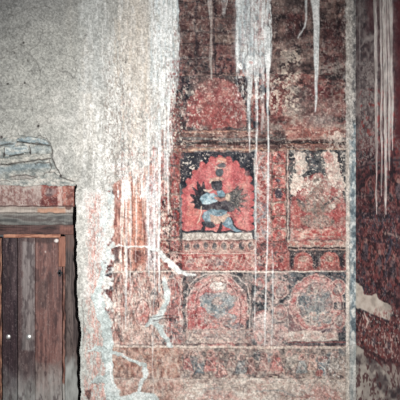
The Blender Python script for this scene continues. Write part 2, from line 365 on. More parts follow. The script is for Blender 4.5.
M.mot(M.poly([(222, 224), (228, 217), (231, 218.5), (234, 226), (240, 230), (243, 231.5), (236, 232), (229, 228.5), (225, 227)], .5), [(96, 128, 142), (130, 162, 174)], 3, 3, 132, .95, F)    # straight leg
M.put(M.stroke([(230.5, 217), (233.5, 224), (238, 229), (246, 231)], [1, 1.8, 1.4, 1]), (48, 44, 50), .85, F)
M.put(M.stroke([(201.5, 206), (201, 214), (198.5, 221), (196.5, 223.5)], [1.2, 1.5, 1.3, .8]), (226, 196, 172), .9, F)      # pale sash
M.put(M.stroke([(233, 213), (238, 222), (244, 228)], [2, 2.4, 1.4]), (196, 140, 122), .5)
part('P5_lotus', 'P5', 'lotus_throne', 'pale row of petals under the figure', lev=2.7)
M.mot(M.poly([(183, 233), (252, 232.6), (253, 239.6), (182.5, 240)], .7), [(160, 148, 138), (202, 192, 180), (220, 212, 202)], 4, 3, 133, .95, 'P5_lotus')
for k in range(9):
    M.put(M.stroke([(186 + 7.6 * k, 239), (188 + 7.6 * k, 234.5), (190.5 + 7.6 * k, 238.5)], .7, .5), (134, 112, 104), .6)
part('P5_post', 'P5', 'side_stripe', 'grey upright stripe at the right', lev=2.6)
M.mot(M.rect(254, 150, 256.2, 240, .5), [(120, 128, 134), (176, 172, 166), (206, 198, 188)], 2, 8, 134, .9, 'P5_post')
M.put(M.stroke([(180.6, 185), (180.8, 240)], 1.8, 1), (110, 120, 122), .8)

# ---- left: columns of little red niches
def cells(key, label, x0, x1, ys, cols, s, ground=((70, 64, 66), (120, 84, 78)), fig=(86, 88, 92), frame=(150, 116, 104), line=.8, nm='painted_column', fade=1.0):
    thing(key, nm, label, 'mural')
    part(key + '_bg', key, 'background')
    M.mot(M.rect(x0, ys[0], x1, ys[-1], .8), list(ground) + [frame], 4, 4, s, fade, key + '_bg')
    for i in range(len(ys) - 1):
        k = part('%s_c%d' % (key, i), key, 'niche', lev=2.3)
        a, b = ys[i], ys[i + 1]; cx = (x0 + x1) / 2; rx = (x1 - x0) / 2 - .8
        j = s + 3 + i
        shp = M.poly([(x0 + 1, b - .9), (x0 + 1, a + (b - a) * .38), (x0 + 3, a + 1.6), (cx, a + .9), (x1 - 3, a + 1.6), (x1 - 1, a + (b - a) * .38), (x1 - 1, b - .9)], .7)
        M.mot(shp, cols, 3.5, 3.5, j, fade, k)
        f = part('%s_f%d' % (key, i), k, 'figure', lev=2.5)
        hh = b - a
        fc = (fig, tuple(v * .8 for v in fig), (150, 130, 120), (128, 84, 80))[rnd.randrange(4)] if line < 1 else fig
        M.put(M.ell(cx, a + hh * .36, rx * .27, hh * .13, .5), fc, .65 * fade, f)
        M.mot(M.ell(cx, a + hh * .68, rx * .5, hh * .22, .7), [fc, (158, 96, 90)], 2.4, 2.4, j + 9, .65 * fade, f)
        M.put(M.stroke([(x0 + 1, b - .3), (x1 - 1, b - .3)], .8, .7), (96, 74, 72), .6 * fade)
REDC = [(130, 58, 58), (166, 76, 72), (186, 98, 90), (196, 140, 124)]
cells('colL1', 'column of small dark red figure niches touching the left edge of the black-figure panel', 170, 180, [152, 166, 179.5, 194, 208.5, 222, 237, 252], [(120, 52, 54), (160, 72, 70), (180, 92, 86)], 140)
cells('colL2', 'faded column of red niches, second from the black-figure panel, between two white drips', 158.5, 170, [162, 178, 195, 212, 226, 240, 254, 271], [(130, 58, 58), (160, 74, 70), (176, 110, 98), (202, 170, 152)], 160)
M.speck((150, 150, 172, 240), (222, 206, 192), 2, 7, 165, .5, .7, .85)
M.speck((156, 176, 182, 272), (214, 188, 172), 2, 2.6, 166, .64, .78, .8)
M.speck((158, 200, 182, 272), (44, 42, 48), 2.4, 2.6, 167, .68, .8, .8)
M.put(M.stroke([(158, 238.5), (182, 239.5)], 1.6, 1.4), (206, 186, 168), .7)
M.put(M.stroke([(170, 252), (183, 253)], 1.6, 1.4), (190, 170, 156), .7)
M.put(M.stroke([(180.8, 230), (182, 250)], 2.4, 1.2), (52, 52, 58), .7)

thing('streaky', 'mural_panel', 'washed-out orange-red mural strip at the left edge, crossed by pale drips', 'mural')
edgm = M.poly([(114, 186), (122, 176), (134, 170), (148, 165), (158.4, 160), (158.4, 271), (113.5, 271)], 1.5, 2)
M.mot(edgm, [(120, 70, 64), (176, 108, 92), (204, 150, 130), (224, 190, 172), (230, 218, 206)], 2.4, 26, 168, 1, 'streaky')
M.mot(M.rect(132, 196, 143, 250, 1, 3), [(206, 128, 102), (222, 152, 126)], 2, 20, 169, .8)
M.mot(M.rect(114.5, 184, 121, 250, 1, 2), [(118, 78, 72), (168, 104, 92), (196, 150, 134)], 1.6, 10, 170, .85)
M.mot(M.rect(114, 246, 119, 262, 1, 2), [(52, 46, 50), (90, 70, 70)], 2, 4, 171, .8)
M.speck((112, 160, 160, 200), (236, 234, 230), 2.4, 20, 172, .38, .58, .9)
M.mot(M.rect(146, 175, 158, 270, 1, 3), [(196, 186, 190), (220, 216, 216), (172, 140, 140)], 1.8, 14, 173, .8)
M.speck((116, 248, 160, 272), (92, 74, 74), 1.6, 5, 174, .6, .76, .7)
# blocks of colour still showing between the drips, higher up
M.speck((118, 100, 176, 180), (170, 144, 136), 1.5, 6, 175, .58, .72, .6)
M.speck((118, 110, 176, 180), (112, 116, 116), 1.2, 3, 176, .6, .72, .65)
M.speck((150, 150, 180, 190), (176, 92, 86), 2, 6, 177, .56, .7, .8)
M.speck((168, 84, 184, 152), (150, 70, 68), 3, 4, 178, .55, .7, .8)
M.speck((168, 90, 190, 152), (54, 52, 58), 3, 4, 179, .6, .75, .7)
M.speck((166, 90, 186, 152), (220, 206, 190), 2.2, 2.4, 180, .58, .72, .9)

# ---- strip and small cells right of the central panel
thing('strip', 'painted_border', 'upright pink-grey painted border between the black-figure panel and the long white drip', 'border')
M.mot(M.rect(256.4, 152, 271, 241, .6), [(146, 74, 72), (176, 102, 96), (188, 142, 132), (170, 162, 160)], 3, 3, 181, 1, 'strip')
M.scroll(M.rect(257, 152, 271, 241), (220, 200, 186), 4, 182, .08, .6)
M.speck((257, 205, 271, 241), (130, 138, 146), 4, 5, 183, .52, .68, .8)
M.speck((257, 152, 271, 241), (120, 66, 66), 2, 2.4, 184, .64, .78, .7)
cells('colR', 'column of seven small red niches right of the long white drip', 271.5, 286.3, [149.5, 163.5, 176.5, 189.5, 202.5, 216, 229, 242], [(156, 70, 68), (184, 86, 82), (196, 104, 98), (206, 142, 126)], 185, ground=((84, 60, 60), (150, 110, 100)), fig=(70, 74, 84), frame=(190, 160, 142))
M.put(M.ell(278.5, 194, 3.8, 5, 1), (62, 64, 76), .85, 'colR_f3'); M.put(M.ell(277.5, 181, 2.2, 2.2, 1), (62, 64, 76), .75, 'colR_f2')
M.speck((271, 150, 287, 242), (214, 190, 172), 1.8, 2, 191, .68, .8, .8)
M.put(M.stroke([(287.6, 150), (288, 242)], 1.3, .6), (196, 182, 168), .85)
M.put(M.stroke([(286.6, 150), (287, 242)], .7, .6), (60, 56, 60), .7)

# ---- right-hand faded panel
thing('P8', 'mural_panel', 'faded square panel beside the wall corner, its grey seated figure worn under pale flakes', 'mural')
part('P8_bg', 'P8', 'background')
M.mot(M.rect(289, 150, 346, 241, .7), [(50, 52, 58), (84, 84, 86), (112, 106, 104)], 4, 4, 192, 1, 'P8_bg')
part('P8_halo', 'P8', 'halo', 'dull red halo')
M.mot(M.poly([(290, 240), (290, 200), (295, 186), (304, 178), (312, 174), (320, 173), (330, 178), (340, 188), (345, 202), (345.5, 240)], 1.5), [(136, 70, 70), (164, 86, 84), (182, 116, 108), (170, 140, 130)], 6, 6, 193, 1, 'P8_halo')
M.mot(M.ell(297, 215, 5, 16, 2, 3), [(170, 78, 74), (190, 110, 100)], 3, 4, 194, .8)
M.mot(M.ell(337, 212, 6, 12, 2, 3), [(166, 70, 70), (186, 96, 90)], 3, 4, 195, .8)
M.mot(M.rect(294, 229, 340, 238, 2, 2), [(184, 80, 76), (206, 120, 108), (206, 180, 160)], 6, 2, 196, .85)
part('P8_fig', 'P8', 'figure', 'worn grey-green seated figure')
for p in [M.ell(317, 186, 6, 7, 1.2), M.ell(317, 202, 12, 12, 2), M.poly([(298, 198), (308, 206), (326, 207), (338, 198), (341, 202), (328, 213), (306, 213), (297, 203)], 1), M.ell(317, 221, 16, 7, 2)]:
    M.mot(p, [(118, 110, 104), (146, 132, 120), (160, 112, 102), (168, 150, 138)], 3, 3, 197, .85, 'P8_fig')
M.put(M.stroke([(325, 205), (333, 199), (340, 196)], [2, 3, 2]), (86, 84, 84), .8); M.put(M.stroke([(297, 199), (305, 206)], 2.4), (92, 90, 90), .7)
M.mot(M.ell(332, 206, 4, 3, .8), [(206, 186, 170), (220, 204, 188)], 3, 3, 198, .85)
part('P8_f1', 'P8', 'flaked_patch', 'pale cream patch where paint has flaked off, left', lev=1.6)
M.mot(M.poly([(294, 156), (299, 150), (305, 153), (308, 162), (309, 170), (304, 176), (308, 183), (300, 188), (294, 196), (290, 192), (293, 178), (296, 170)], 2.4), [(206, 180, 164), (222, 206, 190), (190, 150, 136)], 4, 4, 199, .95, 'P8_f1')
part('P8_f2', 'P8', 'flaked_patch', 'pale cream patch where paint has flaked off, right', lev=1.6)
M.mot(M.poly([(321, 154), (328, 150), (335, 153), (337, 162), (341, 172), (345, 186), (344, 193), (334, 188), (328, 178), (324, 170), (327, 164), (322, 160)], 2.4), [(196, 150, 140), (216, 190, 174), (222, 208, 192)], 4, 4, 200, .92, 'P8_f2')
M.mot(M.ell(328, 158, 5, 6, 1), [(186, 110, 102), (200, 140, 130)], 3, 3, 201, .6)
M.speck((289, 150, 347, 200), (222, 208, 192), 2.4, 2.4, 202, .6, .72, .9)
M.speck((289, 195, 347, 241), (206, 176, 160), 2, 2.2, 203, .68, .8, .7)
M.put(M.stroke([(300, 177), (308, 172), (312, 168)], .9), (60, 58, 62), .6)
M.speck((306, 156, 322, 172), (74, 78, 84), 3, 3, 204, .4, .6, .7)

# ---- band below the figure panels
thing('petals', 'painted_border', 'row of dark-centred lotus petals painted below the black-figure panel', 'border')
part('petals_bg', 'petals', 'background')
M.mot(M.rect(182, 240, 256.5, 253, .7), [(150, 84, 80), (178, 116, 108), (200, 160, 146)], 4, 3, 205, 1, 'petals_bg')
M.put(M.rect(182, 239.5, 256, 241.5, .8), (122, 88, 82), .7)
for i in range(8):
    cx = 187.2 + 9.1 * i
    k = part('petal%d' % i, 'petals', 'petal', lev=2.4)
    M.put(M.ell(cx, 246.6, 4.3, 5.2, .5), (196, 156, 140), .8, k)
    f = part('petalc%d' % i, k, 'petal_center', 'dark slate oval', lev=2.6)
    M.mot(M.ell(cx, 246, 2.6, 3.8, .6), [(64, 68, 74), (96, 96, 98), (150, 96, 92)], 2.4, 3, 206 + i, .85, f)
M.speck((182, 240, 257, 253), (206, 186, 170), 2, 2, 215, .68, .8, .7)
thing('redband', 'painted_border', 'red painted band with faint pale scrolls below the lotus petal row', 'border')
M.mot(M.rect(182, 253.4, 287, 270, .6), [(140, 62, 62), (172, 84, 80), (184, 106, 98), (180, 136, 126)], 4, 4, 216, 1, 'redband')
M.scroll(M.rect(184, 255, 286, 269), (214, 190, 172), 5, 217, .07, .75)
M.mot(M.ell(217, 261, 10, 4, 2, 3), [(126, 124, 126), (158, 142, 138)], 3, 3, 218, .75)
M.put(M.stroke([(182, 253.6), (256, 253.4)], 1.0, .5), (216, 196, 180), .8)
M.mot(M.rect(257, 242, 287, 253, .8), [(150, 72, 70), (182, 104, 98), (96, 78, 78)], 4, 3, 219, .95, 'redband')
M.speck((256, 242, 288, 270), (70, 60, 64), 3, 3, 220, .62, .76, .7)
for i in range(8):
    x = 190 + 11.5 * i
    c = [(126, 124, 128), (206, 176, 158), (150, 110, 104)][i % 3]
    M.mot(M.ell(x, 262.6, 4, 4.6, 1), [c, (176, 100, 94)], 2, 2, 870 + i, .7); M.put(M.ell(x, 257.6, 1.8, 1.8, .5), (214, 186, 166), .75)
    M.put(M.stroke([(x - 5, 267), (x - 2, 260), (x + 3, 264), (x + 6, 258)], .8, .6), (216, 196, 178), .65)
thing('niches', 'painted_border', 'band with two full arched red niches on black, under the faded square panel', 'border')
part('niches_bg', 'niches', 'background')
M.mot(M.rect(288, 241, 346, 271, .6), [(60, 58, 64), (88, 78, 78)], 4, 4, 221, 1, 'niches_bg')
M.mot(M.rect(288, 240.5, 346, 247, .8), [(176, 138, 124), (206, 184, 166), (180, 96, 90)], 5, 2.5, 222, .95)
for i in range(7): M.put(M.ell(293 + 8 * i, 243.5, 2.4, 1.8, .5), (176, 104, 92), .65)
M.put(M.stroke([(289, 248), (346, 247.6)], .9, .6), (60, 46, 46), .9); M.put(M.stroke([(289, 249.6), (346, 249.4)], 1.2, .5), (186, 150, 134), .9)
M.put(M.rect(287.5, 266.2, 346, 271, .7), (166, 84, 78), .9)
for i, cx in enumerate((302.8, 329.6)):
    k = part('niche%d' % i, 'niches', 'niche', lev=2.3)
    M.mot(M.poly([(cx - 9.4, 268), (cx - 9.2, 258), (cx - 6, 253), (cx, 251.4), (cx + 6, 253), (cx + 9.4, 258), (cx + 9.6, 268)], .6), [(150, 72, 70), (182, 100, 92), (196, 130, 118)], 3, 3, 223 + i, 1, k)
    f = part('niche%df' % i, k, 'figure', lev=2.5)
    M.mot(M.ell(cx, 258.5, 4.6, 3.6, .8), [(190, 172, 152), (150, 118, 104), (112, 92, 86)], 2.4, 2.4, 225 + i, .8, f)
k = part('niche2', 'niches', 'niche', lev=2.3); M.mot(M.ell(288.5, 260, 2.2, 9, .6), [(150, 76, 72), (176, 100, 92)], 3, 3, 227, .9, k)
k = part('niche3', 'niches', 'niche', lev=2.3); M.mot(M.ell(347, 260, 4.4, 9, .6), [(150, 76, 72), (186, 120, 110)], 3, 3, 228, .9, k)
for x in (291.4, 315.5, 342.5): M.put(M.ell(x, 262, 2.6, 8, .7), (48, 46, 54), .6)
M.speck((288, 241, 347, 271), (206, 180, 164), 2, 2, 229, .7, .82, .7)

# ---- second tier
def halo_panel(key, label, box, c, r, s, ground, halo, fig, name='mural_panel'):
    thing(key, name, label, 'mural')
    part(key + '_bg', key, 'background')
    M.mot(M.rect(*box, .7), ground, 5, 5, s, 1, key + '_bg')
    part(key + '_halo', key, 'halo', 'pinkish red halo')
    M.mot(M.ell(c[0], c[1], r[0], r[1], 1.4, 1.4, lobes=26, amp=1.6), halo, 5, 5, s + 1, 1, key + '_halo')
thing('P16', 'mural_panel', 'streaked, half-washed mural at the far left of the second tier', 'mural')
part('P16_bg', 'P16', 'background')
M.mot(M.rect(113, 272, 183, 345.5, 1.2), [(104, 84, 80), (150, 106, 98), (188, 136, 124), (208, 174, 158), (220, 200, 186)], 2.6, 8, 230, 1, 'P16_bg')
M.mot(M.rect(122, 318, 176, 346, 4, 8), [(176, 132, 118), (200, 160, 144), (210, 180, 164)], 5, 6, 231, .6)
part('P16_h1', 'P16', 'halo', 'red halo near the grey crack patch')
M.mot(M.poly([(166, 345), (166, 296), (168, 284), (174, 277), (180, 276), (183, 290), (183, 345)], 2.2, 3), [(140, 70, 70), (176, 96, 92), (196, 132, 122)], 4, 5, 232, .85, 'P16_h1')
part('P16_h2', 'P16', 'halo', 'small pink halo between white drips')
M.mot(M.ell(130, 284, 10, 7, 2, 2), [(180, 100, 92), (206, 146, 132), (212, 186, 172)], 3, 4, 233, .75, 'P16_h2')
part('P16_f', 'P16', 'figure', 'pink seated shape with arms folded')
M.mot(M.ell(143, 312, 7, 13, 2, 2), [(176, 90, 86), (206, 150, 138), (222, 196, 182)], 3, 5, 234, .75, 'P16_f')
M.scroll(M.ell(143, 312, 8, 14), (170, 84, 78), 6, 235, .08, .6)
M.speck((152, 272, 184, 345), (62, 64, 70), 3, 4, 236, .56, .7, .75)
M.speck((112, 276, 156, 330), (96, 78, 76), 1.6, 8, 237, .6, .75, .65)
M.speck((160, 318, 184, 345), (90, 88, 90), 4, 2, 238, .5, .68, .7)
M.speck((112, 270, 184, 345), (226, 214, 204), 1.6, 9, 239, .6, .75, .7)

RH = [(176, 84, 84), (190, 112, 108), (200, 140, 132), (196, 160, 150)]
halo_panel('P13', 'faded pink panel with a blue-grey seated figure, straight below the black-figure panel', (183, 272, 251, 345.5), (217, 312), (31, 38), 240, [(64, 66, 72), (110, 98, 96), (150, 116, 108)], RH, None)
M.mot(M.ell(196, 310, 9, 18, 2, 3), [(170, 76, 78), (192, 106, 102)], 4, 5, 243, .7)
M.mot(M.ell(238, 308, 9, 20, 2, 3), [(190, 108, 104), (206, 146, 136)], 4, 5, 244, .7)
M.scroll(M.ell(217, 308, 28, 32, 1, 3), (216, 190, 176), 6, 245, .06, .6)
part('P13_fig', 'P13', 'figure', 'blue-grey seated figure with a white face')
for p, s in [(M.poly([(206, 296), (228, 296), (234, 304), (228, 312), (232, 320), (236, 327), (222, 326), (214, 318), (206, 312), (200, 304)], 1.8), 246), (M.ell(232, 298, 5, 4, 1.5), 247), (M.ell(228, 318, 8, 5, 1.5), 248)]:
    M.mot(p, [(98, 114, 122), (132, 142, 146), (166, 164, 160), (176, 140, 132)], 4, 4, s, .85, 'P13_fig')
M.mot(M.ell(218, 286, 8.5, 4.8, 1), [(206, 200, 190), (228, 224, 214)], 4, 3, 249, .95, 'P13_fig')
M.put(M.ell(219, 278.5, 6, 3.6, 1), (204, 170, 152), .8, 'P13_fig')
M.mot(M.ell(237, 326, 6.5, 3.2, .8), [(78, 76, 88), (110, 104, 112)], 3, 3, 250, .9, 'P13_fig')
M.put(M.stroke([(206, 326), (210, 321), (216, 319)], .9), (76, 60, 60), .8); M.put(M.stroke([(224, 326), (230, 328)], 1.4), (76, 60, 62), .8)
part('P13_base', 'P13', 'lotus_throne', 'pale pedestal under the figure')
M.mot(M.poly([(187, 329), (245, 328), (247, 343), (185, 343)], 1.2), [(150, 140, 134), (190, 160, 148), (206, 186, 170)], 5, 3, 251, .9, 'P13_base')
for x in (206, 220, 234): M.mot(M.ell(x, 336, 5, 3, 1), [(132, 140, 142), (176, 130, 122)], 3, 3, 252 + x, .7)
M.mot(M.poly([(183, 272), (196, 273), (192, 277), (184, 281)], 1), [(44, 44, 52), (76, 76, 82)], 3, 3, 255, .85)
M.put(M.ell(190, 274.5, 6, 1.8, 1), (216, 212, 206), .8)
M.put(M.stroke([(183, 343.6), (251, 343.6)], 1.2, .8), (100, 74, 74), .7)

thing('P14', 'painted_column', 'upright dark strip of faded small figures below the long white drip, second tier', 'mural')
part('P14_bg', 'P14', 'background')
M.mot(M.rect(251, 272, 290, 345.5, .7), [(56, 60, 66), (98, 94, 96), (156, 122, 116), (180, 150, 142)], 4.5, 5, 256, 1, 'P14_bg')
for i, (cx, cy, r) in enumerate([(280.5, 290, 7.5), (281, 312, 7), (281, 333, 7.5), (260, 284, 5.5), (261, 318, 7), (260, 336, 6)]):
    k = part('P14_n%d' % i, 'P14', 'niche', lev=2.3)
    M.mot(M.ell(cx, cy, r, r * 1.2, 1), [(176, 92, 90), (196, 134, 126), (206, 166, 154)], 3, 3, 257 + i, .85, k)
    f = part('P14_g%d' % i, k, 'figure', lev=2.5)
    M.mot(M.ell(cx, cy + 1, r * .5, r * .75, 1), [(116, 116, 118), (170, 150, 142)], 2.5, 2.5, 264 + i, .75, f)
M.mot(M.rect(252, 302, 270, 310, 1.4, 2), [(48, 52, 60), (74, 78, 86)], 3, 3, 271, .8)
M.mot(M.rect(252, 318, 288, 342, 4, 8), [(196, 160, 152), (210, 186, 176)], 4, 5, 272, .55)

halo_panel('P15', 'faded panel with a round pink halo and grey figure beside the corner, second tier', (289, 272, 346, 345.5), (316, 303), (27, 28), 273, [(50, 54, 62), (70, 76, 84), (92, 98, 104)], RH, None)
M.mot(M.rect(289, 308, 344, 334, 2, 4), [(180, 104, 100), (200, 144, 136)], 5, 5, 276, .55)
part('P15_in', 'P15', 'inner_halo', 'grey-green inner disc')
M.mot(M.ell(315, 302, 18, 20, 2, 2), [(112, 122, 126), (140, 140, 138), (178, 142, 134)], 5, 5, 277, .8, 'P15_in')
part('P15_fig', 'P15', 'figure', 'pale seated figure with raised arm')
for p, s in [(M.ell(312, 290, 7, 6, 1), 278), (M.ell(314, 304, 11, 9, 1.5), 279), (M.poly([(302, 316), (314, 308), (328, 312), (336, 320), (326, 326), (306, 325)], 1.5), 280)]:
    M.mot(p, [(104, 116, 122), (150, 146, 140), (204, 190, 174), (186, 112, 104)], 3, 3, s, .85, 'P15_fig')
M.put(M.ell(314, 287, 4.4, 4.6, .8), (88, 100, 108), .85)
M.mot(M.poly([(303, 296), (312, 294), (322, 295), (329, 290), (332, 293), (325, 302), (323, 312), (306, 312), (304, 305)], 1.2), [(84, 98, 108), (116, 126, 130), (140, 140, 138)], 3, 3, 292, .7)
M.put(M.stroke([(303, 297), (298, 303), (302, 309)], [2, 3, 2]), (66, 78, 88), .75)
M.mot(M.ell(301, 301, 6, 5, 1.5), [(78, 90, 98), (104, 114, 118)], 3, 3, 281, .8); M.mot(M.ell(322, 320, 9, 4, 1.5), [(92, 106, 112), (130, 134, 134)], 3, 3, 282, .75)
M.mot(M.ell(315, 287, 5, 4, 1), [(210, 194, 176), (176, 110, 104)], 2.5, 2.5, 283, .7)
M.scroll(M.ell(316, 303, 26, 28, 1, 3), (220, 194, 182), 5, 284, .06, .6)
for i, (cx, cy) in enumerate([(338, 288), (339, 320)]):
    k = part('P15_a%d' % i, 'P15', 'attendant_halo', ('upper', 'lower')[i] + ' small round halo', lev=2.4)
    M.mot(M.ell(cx, cy, 8, 9, 1), [(180, 98, 94), (204, 150, 140)], 3, 3, 285 + i, .9, k)
    f = part('P15_b%d' % i, k, 'figure', lev=2.5)
    M.mot(M.ell(cx, cy + .5, 4.4, 6, 1), [(110, 120, 124), (176, 150, 140)], 2.5, 2.5, 287 + i, .8, f)
M.put(M.rect(333.5, 302.5, 346, 309.5, .7), (56, 60, 68), .9); M.put(M.ell(339, 306, 2.4, 2.2, .5), (170, 160, 150), .8)
part('P15_base', 'P15', 'lotus_throne', 'pale pedestal with red blotches')
M.mot(M.poly([(288, 331), (336, 329), (339, 341), (287, 341)], .9), [(176, 150, 138), (206, 180, 166), (218, 204, 190)], 5, 3, 289, .9, 'P15_base')
for x in (298, 315, 330): M.mot(M.ell(x, 336, 4.5, 3, 1), [(186, 116, 106), (160, 128, 120)], 3, 3, 290 + x, .7)
M.put(M.poly([(318, 330), (332, 328), (331, 332), (322, 332.6)], .8), (92, 72, 84), .85)
M.put(M.rect(338, 332, 346, 341, .7), (52, 56, 64), .9)
M.put(M.stroke([(288, 342.2), (346, 342)], 1.4, .6), (124, 58, 58), .85); M.put(M.stroke([(288, 344.4), (346, 344.2)], 1.0, .6), (84, 60, 62), .7)
M.put(M.stroke([(187, 330), (186.5, 300), (189, 286), (197, 277), (208, 273.6), (226, 273.6), (238, 277), (247, 286), (250, 300), (249.5, 330)], 1.3, .8), (226, 204, 190), .65)
M.put(M.stroke([(196, 326), (195, 302), (200, 290), (208, 284)], 1.1, .8), (110, 62, 64), .7); M.put(M.stroke([(240, 326), (241, 302), (236, 290), (228, 284)], 1.1, .8), (110, 62, 64), .7)
M.mot(M.poly([(199, 298), (206, 292), (216, 293), (228, 292), (235, 298), (231, 306), (225, 303), (225, 313), (207, 313), (208, 303), (202, 306)], 1), [(92, 108, 116), (126, 140, 146), (160, 164, 162)], 2.6, 2.6, 880, .75, 'P13_fig')
M.put(M.ell(217, 301, 5, 4, 1), (184, 150, 138), .7)
M.mot(M.poly([(202, 323), (208, 314), (218, 318), (228, 314), (236, 324), (222, 327)], 1), [(150, 90, 88), (190, 130, 120), (120, 128, 130)], 2.6, 2.4, 881, .75, 'P13_fig')
for yy in (330, 337.5): M.put(M.stroke([(186, yy), (247, yy - .6)], .9, .6), (120, 92, 90), .6)
M.put(M.rect(251.5, 286, 259, 292, 1), (54, 60, 68), .7); M.put(M.rect(252, 303, 268, 309.5, 1), (46, 52, 60), .75)
M.mot(M.ell(263, 321, 9, 8, 2), [(206, 166, 158), (222, 196, 188)], 3, 3, 882, .7)
for yy in (298, 322): M.put(M.stroke([(272, yy), (289, yy)], 1.2, .8), (64, 64, 70), .6)
def ring(cx, cy, rx, ry, w, c, a, up=None):
    pts = [(cx + rx * math.cos(t), cy + ry * math.sin(t)) for t in np.linspace(0, 2 * math.pi, 40) if up is None or cy + ry * math.sin(t) < up]
    if up is not None: pts = [(cx + rx * math.cos(t), cy + ry * math.sin(t)) for t in np.linspace(math.pi * .95, 2.05 * math.pi, 24)]
    M.put(M.stroke(pts, w, 1, .7), c, a)
for (cx, cy, rx, ry, up) in [(217, 312, 31, 38, 312), (217, 306, 22, 27, 306), (219, 281, 8, 7, None), (316, 303, 27, 28, None), (315, 302, 18.5, 20.5, None), (338, 288, 8, 9, None), (339, 320, 8, 9, None), (281, 312, 7, 9, None), (280.5, 290, 7, 9, None), (172, 296, 10, 18, 296), (143, 312, 8, 14, None)]:
    ring(cx, cy, rx, ry, 1.1, (220, 198, 184), .6, up); ring(cx, cy, rx - 1.6, ry - 1.6, .8, (104, 70, 72), .55, up)
M.speck((183, 272, 347, 345), (214, 196, 182), 2, 2, 291, .68, .8, .65)
M.speck((183, 272, 347, 345), (84, 84, 88), 2, 2, 292, .72, .84, .5)

# ---- third tier: narrative frieze and the pale bottom band
thing('frieze', 'mural_panel', 'long muted frieze of small worn scenes below the pale line of the second tier', 'mural')
part('frieze_bg', 'frieze', 'background')
M.mot(M.rect(112, 347.5, 346.5, 378, .8), [(104, 92, 90), (142, 122, 114), (172, 146, 134), (186, 164, 150)], 4, 4, 293, 1, 'frieze_bg')
M.mot(M.rect(112, 346, 182, 400, 2, 3), [(120, 82, 74), (166, 114, 98), (190, 142, 122), (196, 164, 146)], 2.6, 6, 294, .85)
for i, (cx, cy, rx, ry, c) in enumerate([(196, 366, 8, 7, SLATE), (212, 362, 6, 10, (190, 112, 106)), (220, 372, 9, 5, (188, 110, 108)), (235, 360, 6, 8, TAUPE), (250, 368, 7, 8, (120, 100, 96)), (262, 356, 10, 5, SLATE),
                                      (276, 364, 7, 10, (186, 108, 104)), (300, 358, 9, 7, (170, 160, 150)), (310, 372, 8, 7, (180, 154, 138)), (319, 366, 6, 9, (98, 112, 122)), (330, 360, 8, 8, (124, 134, 140)), (337, 354, 9, 4, SLATE), (190, 352, 6, 4, (178, 128, 118))]):
    k = part('scene%d' % i, 'frieze', 'figure', lev=2.4)
    M.mot(M.ell(cx, cy, rx, ry, 2.4, 2), [tuple(v * .75 for v in c), c, (196, 170, 154)], 3, 3, 295 + i, .8, k)
def person(K, x, y, h, robe, key=None, lean=0):
    """small painted seated or standing person: halo, head, flaring robe, sash"""
    w = h * .34
    K.put(K.ell(x + lean, y - h * .36, h * .2, h * .2, .5), (206, 150, 138), .75, key)
    K.mot(K.poly([(x - w * .5 + lean, y - h * .2), (x + w * .5 + lean, y - h * .2), (x + w, y + h * .5), (x - w, y + h * .5)], .8), [tuple(v * .8 for v in robe), robe, tuple(min(225, v * 1.15) for v in robe)], 2.2, 3, 860 + int(x), .85, key)
    K.put(K.ell(x + lean, y - h * .35, h * .11, h * .13, .3), (112, 84, 80), .85, key)
    K.put(K.stroke([(x - w * .4 + lean, y - h * .1), (x + w * .2, y + h * .1), (x + w * .7, y + h * .35)], .8, .4), (224, 206, 190), .8, key)
    K.put(K.stroke([(x - w, y + h * .5), (x - w * .5 + lean, y - h * .2)], .7, .4), (90, 66, 66), .7, key)
FP = [(188, 362, 17, (184, 104, 100)), (199, 366, 14, SLATE), (210, 361, 20, (188, 108, 102)), (222, 367, 15, (200, 130, 120)), (231, 360, 15, (150, 108, 100)), (241, 364, 20, (120, 128, 132)),
      (252, 366, 16, (142, 96, 92)), (263, 362, 18, (172, 120, 112)), (276, 361, 19, (190, 106, 100)), (290, 360, 17, (170, 158, 146)), (301, 364, 18, (124, 132, 134)), (312, 362, 16, (192, 142, 126)), (322, 366, 18, (104, 120, 130)), (334, 362, 20, (152, 142, 134))]
for i, (x, y, h, c) in enumerate(FP):
    k = part('pers%d' % i, 'frieze', 'figure', lev=2.5)
    person(M, x, y, h, c, k, (-1, 1, .5)[i % 3])
k = part('doorway', 'frieze', 'painted_doorway', 'small dark painted arch with a cream centre', lev=2.5)
M.put(M.rect(270, 374, 279.5, 384, .6), (74, 52, 54), .9, k); M.put(M.rect(272.2, 376, 277.6, 384, .5), (206, 186, 160), .9, k)
M.put(M.ell(319, 373, 4, 4, .8), (184, 92, 84), .8); M.put(M.ell(325, 358, 2.6, 3, .6), (196, 100, 92), .7)
M.scroll(M.rect(184, 349, 346, 377), (206, 186, 170), 5, 309, .07, .5)
M.speck((180, 348, 346, 378), (82, 78, 80), 2.6, 2.8, 310, .64, .78, .6)
M.speck((320, 352, 348, 382), (214, 206, 198), 2.4, 3, 311, .62, .74, .9)
thing('bottom', 'mural_panel', 'palest mural band at the very bottom of the picture wall, faint pink waves', 'mural')
M.mot(M.rect(112, 378, 346.5, 476, 1), [(160, 136, 126), (186, 162, 148), (200, 180, 166), (210, 196, 182)], 6, 4, 312, 1, 'bottom')
M.mot(M.poly([(196, 400), (208, 391), (216, 389), (232, 394), (246, 400)], 2, 3), [(196, 142, 132), (206, 164, 152)], 4, 3, 313, .7)
M.mot(M.poly([(296, 400), (312, 389), (326, 386), (336, 391), (344, 400)], 2, 3), [(190, 120, 112), (204, 150, 138)], 4, 3, 314, .75)
M.put(M.stroke([(204, 390), (214, 387.5), (222, 389)], [1, 2.2, 1], 1), (112, 120, 122), .7); M.put(M.stroke([(256, 391), (280, 390), (290, 394), (300, 399)], [1, 1.6, 1.4, 1], 1), (110, 116, 118), .7)
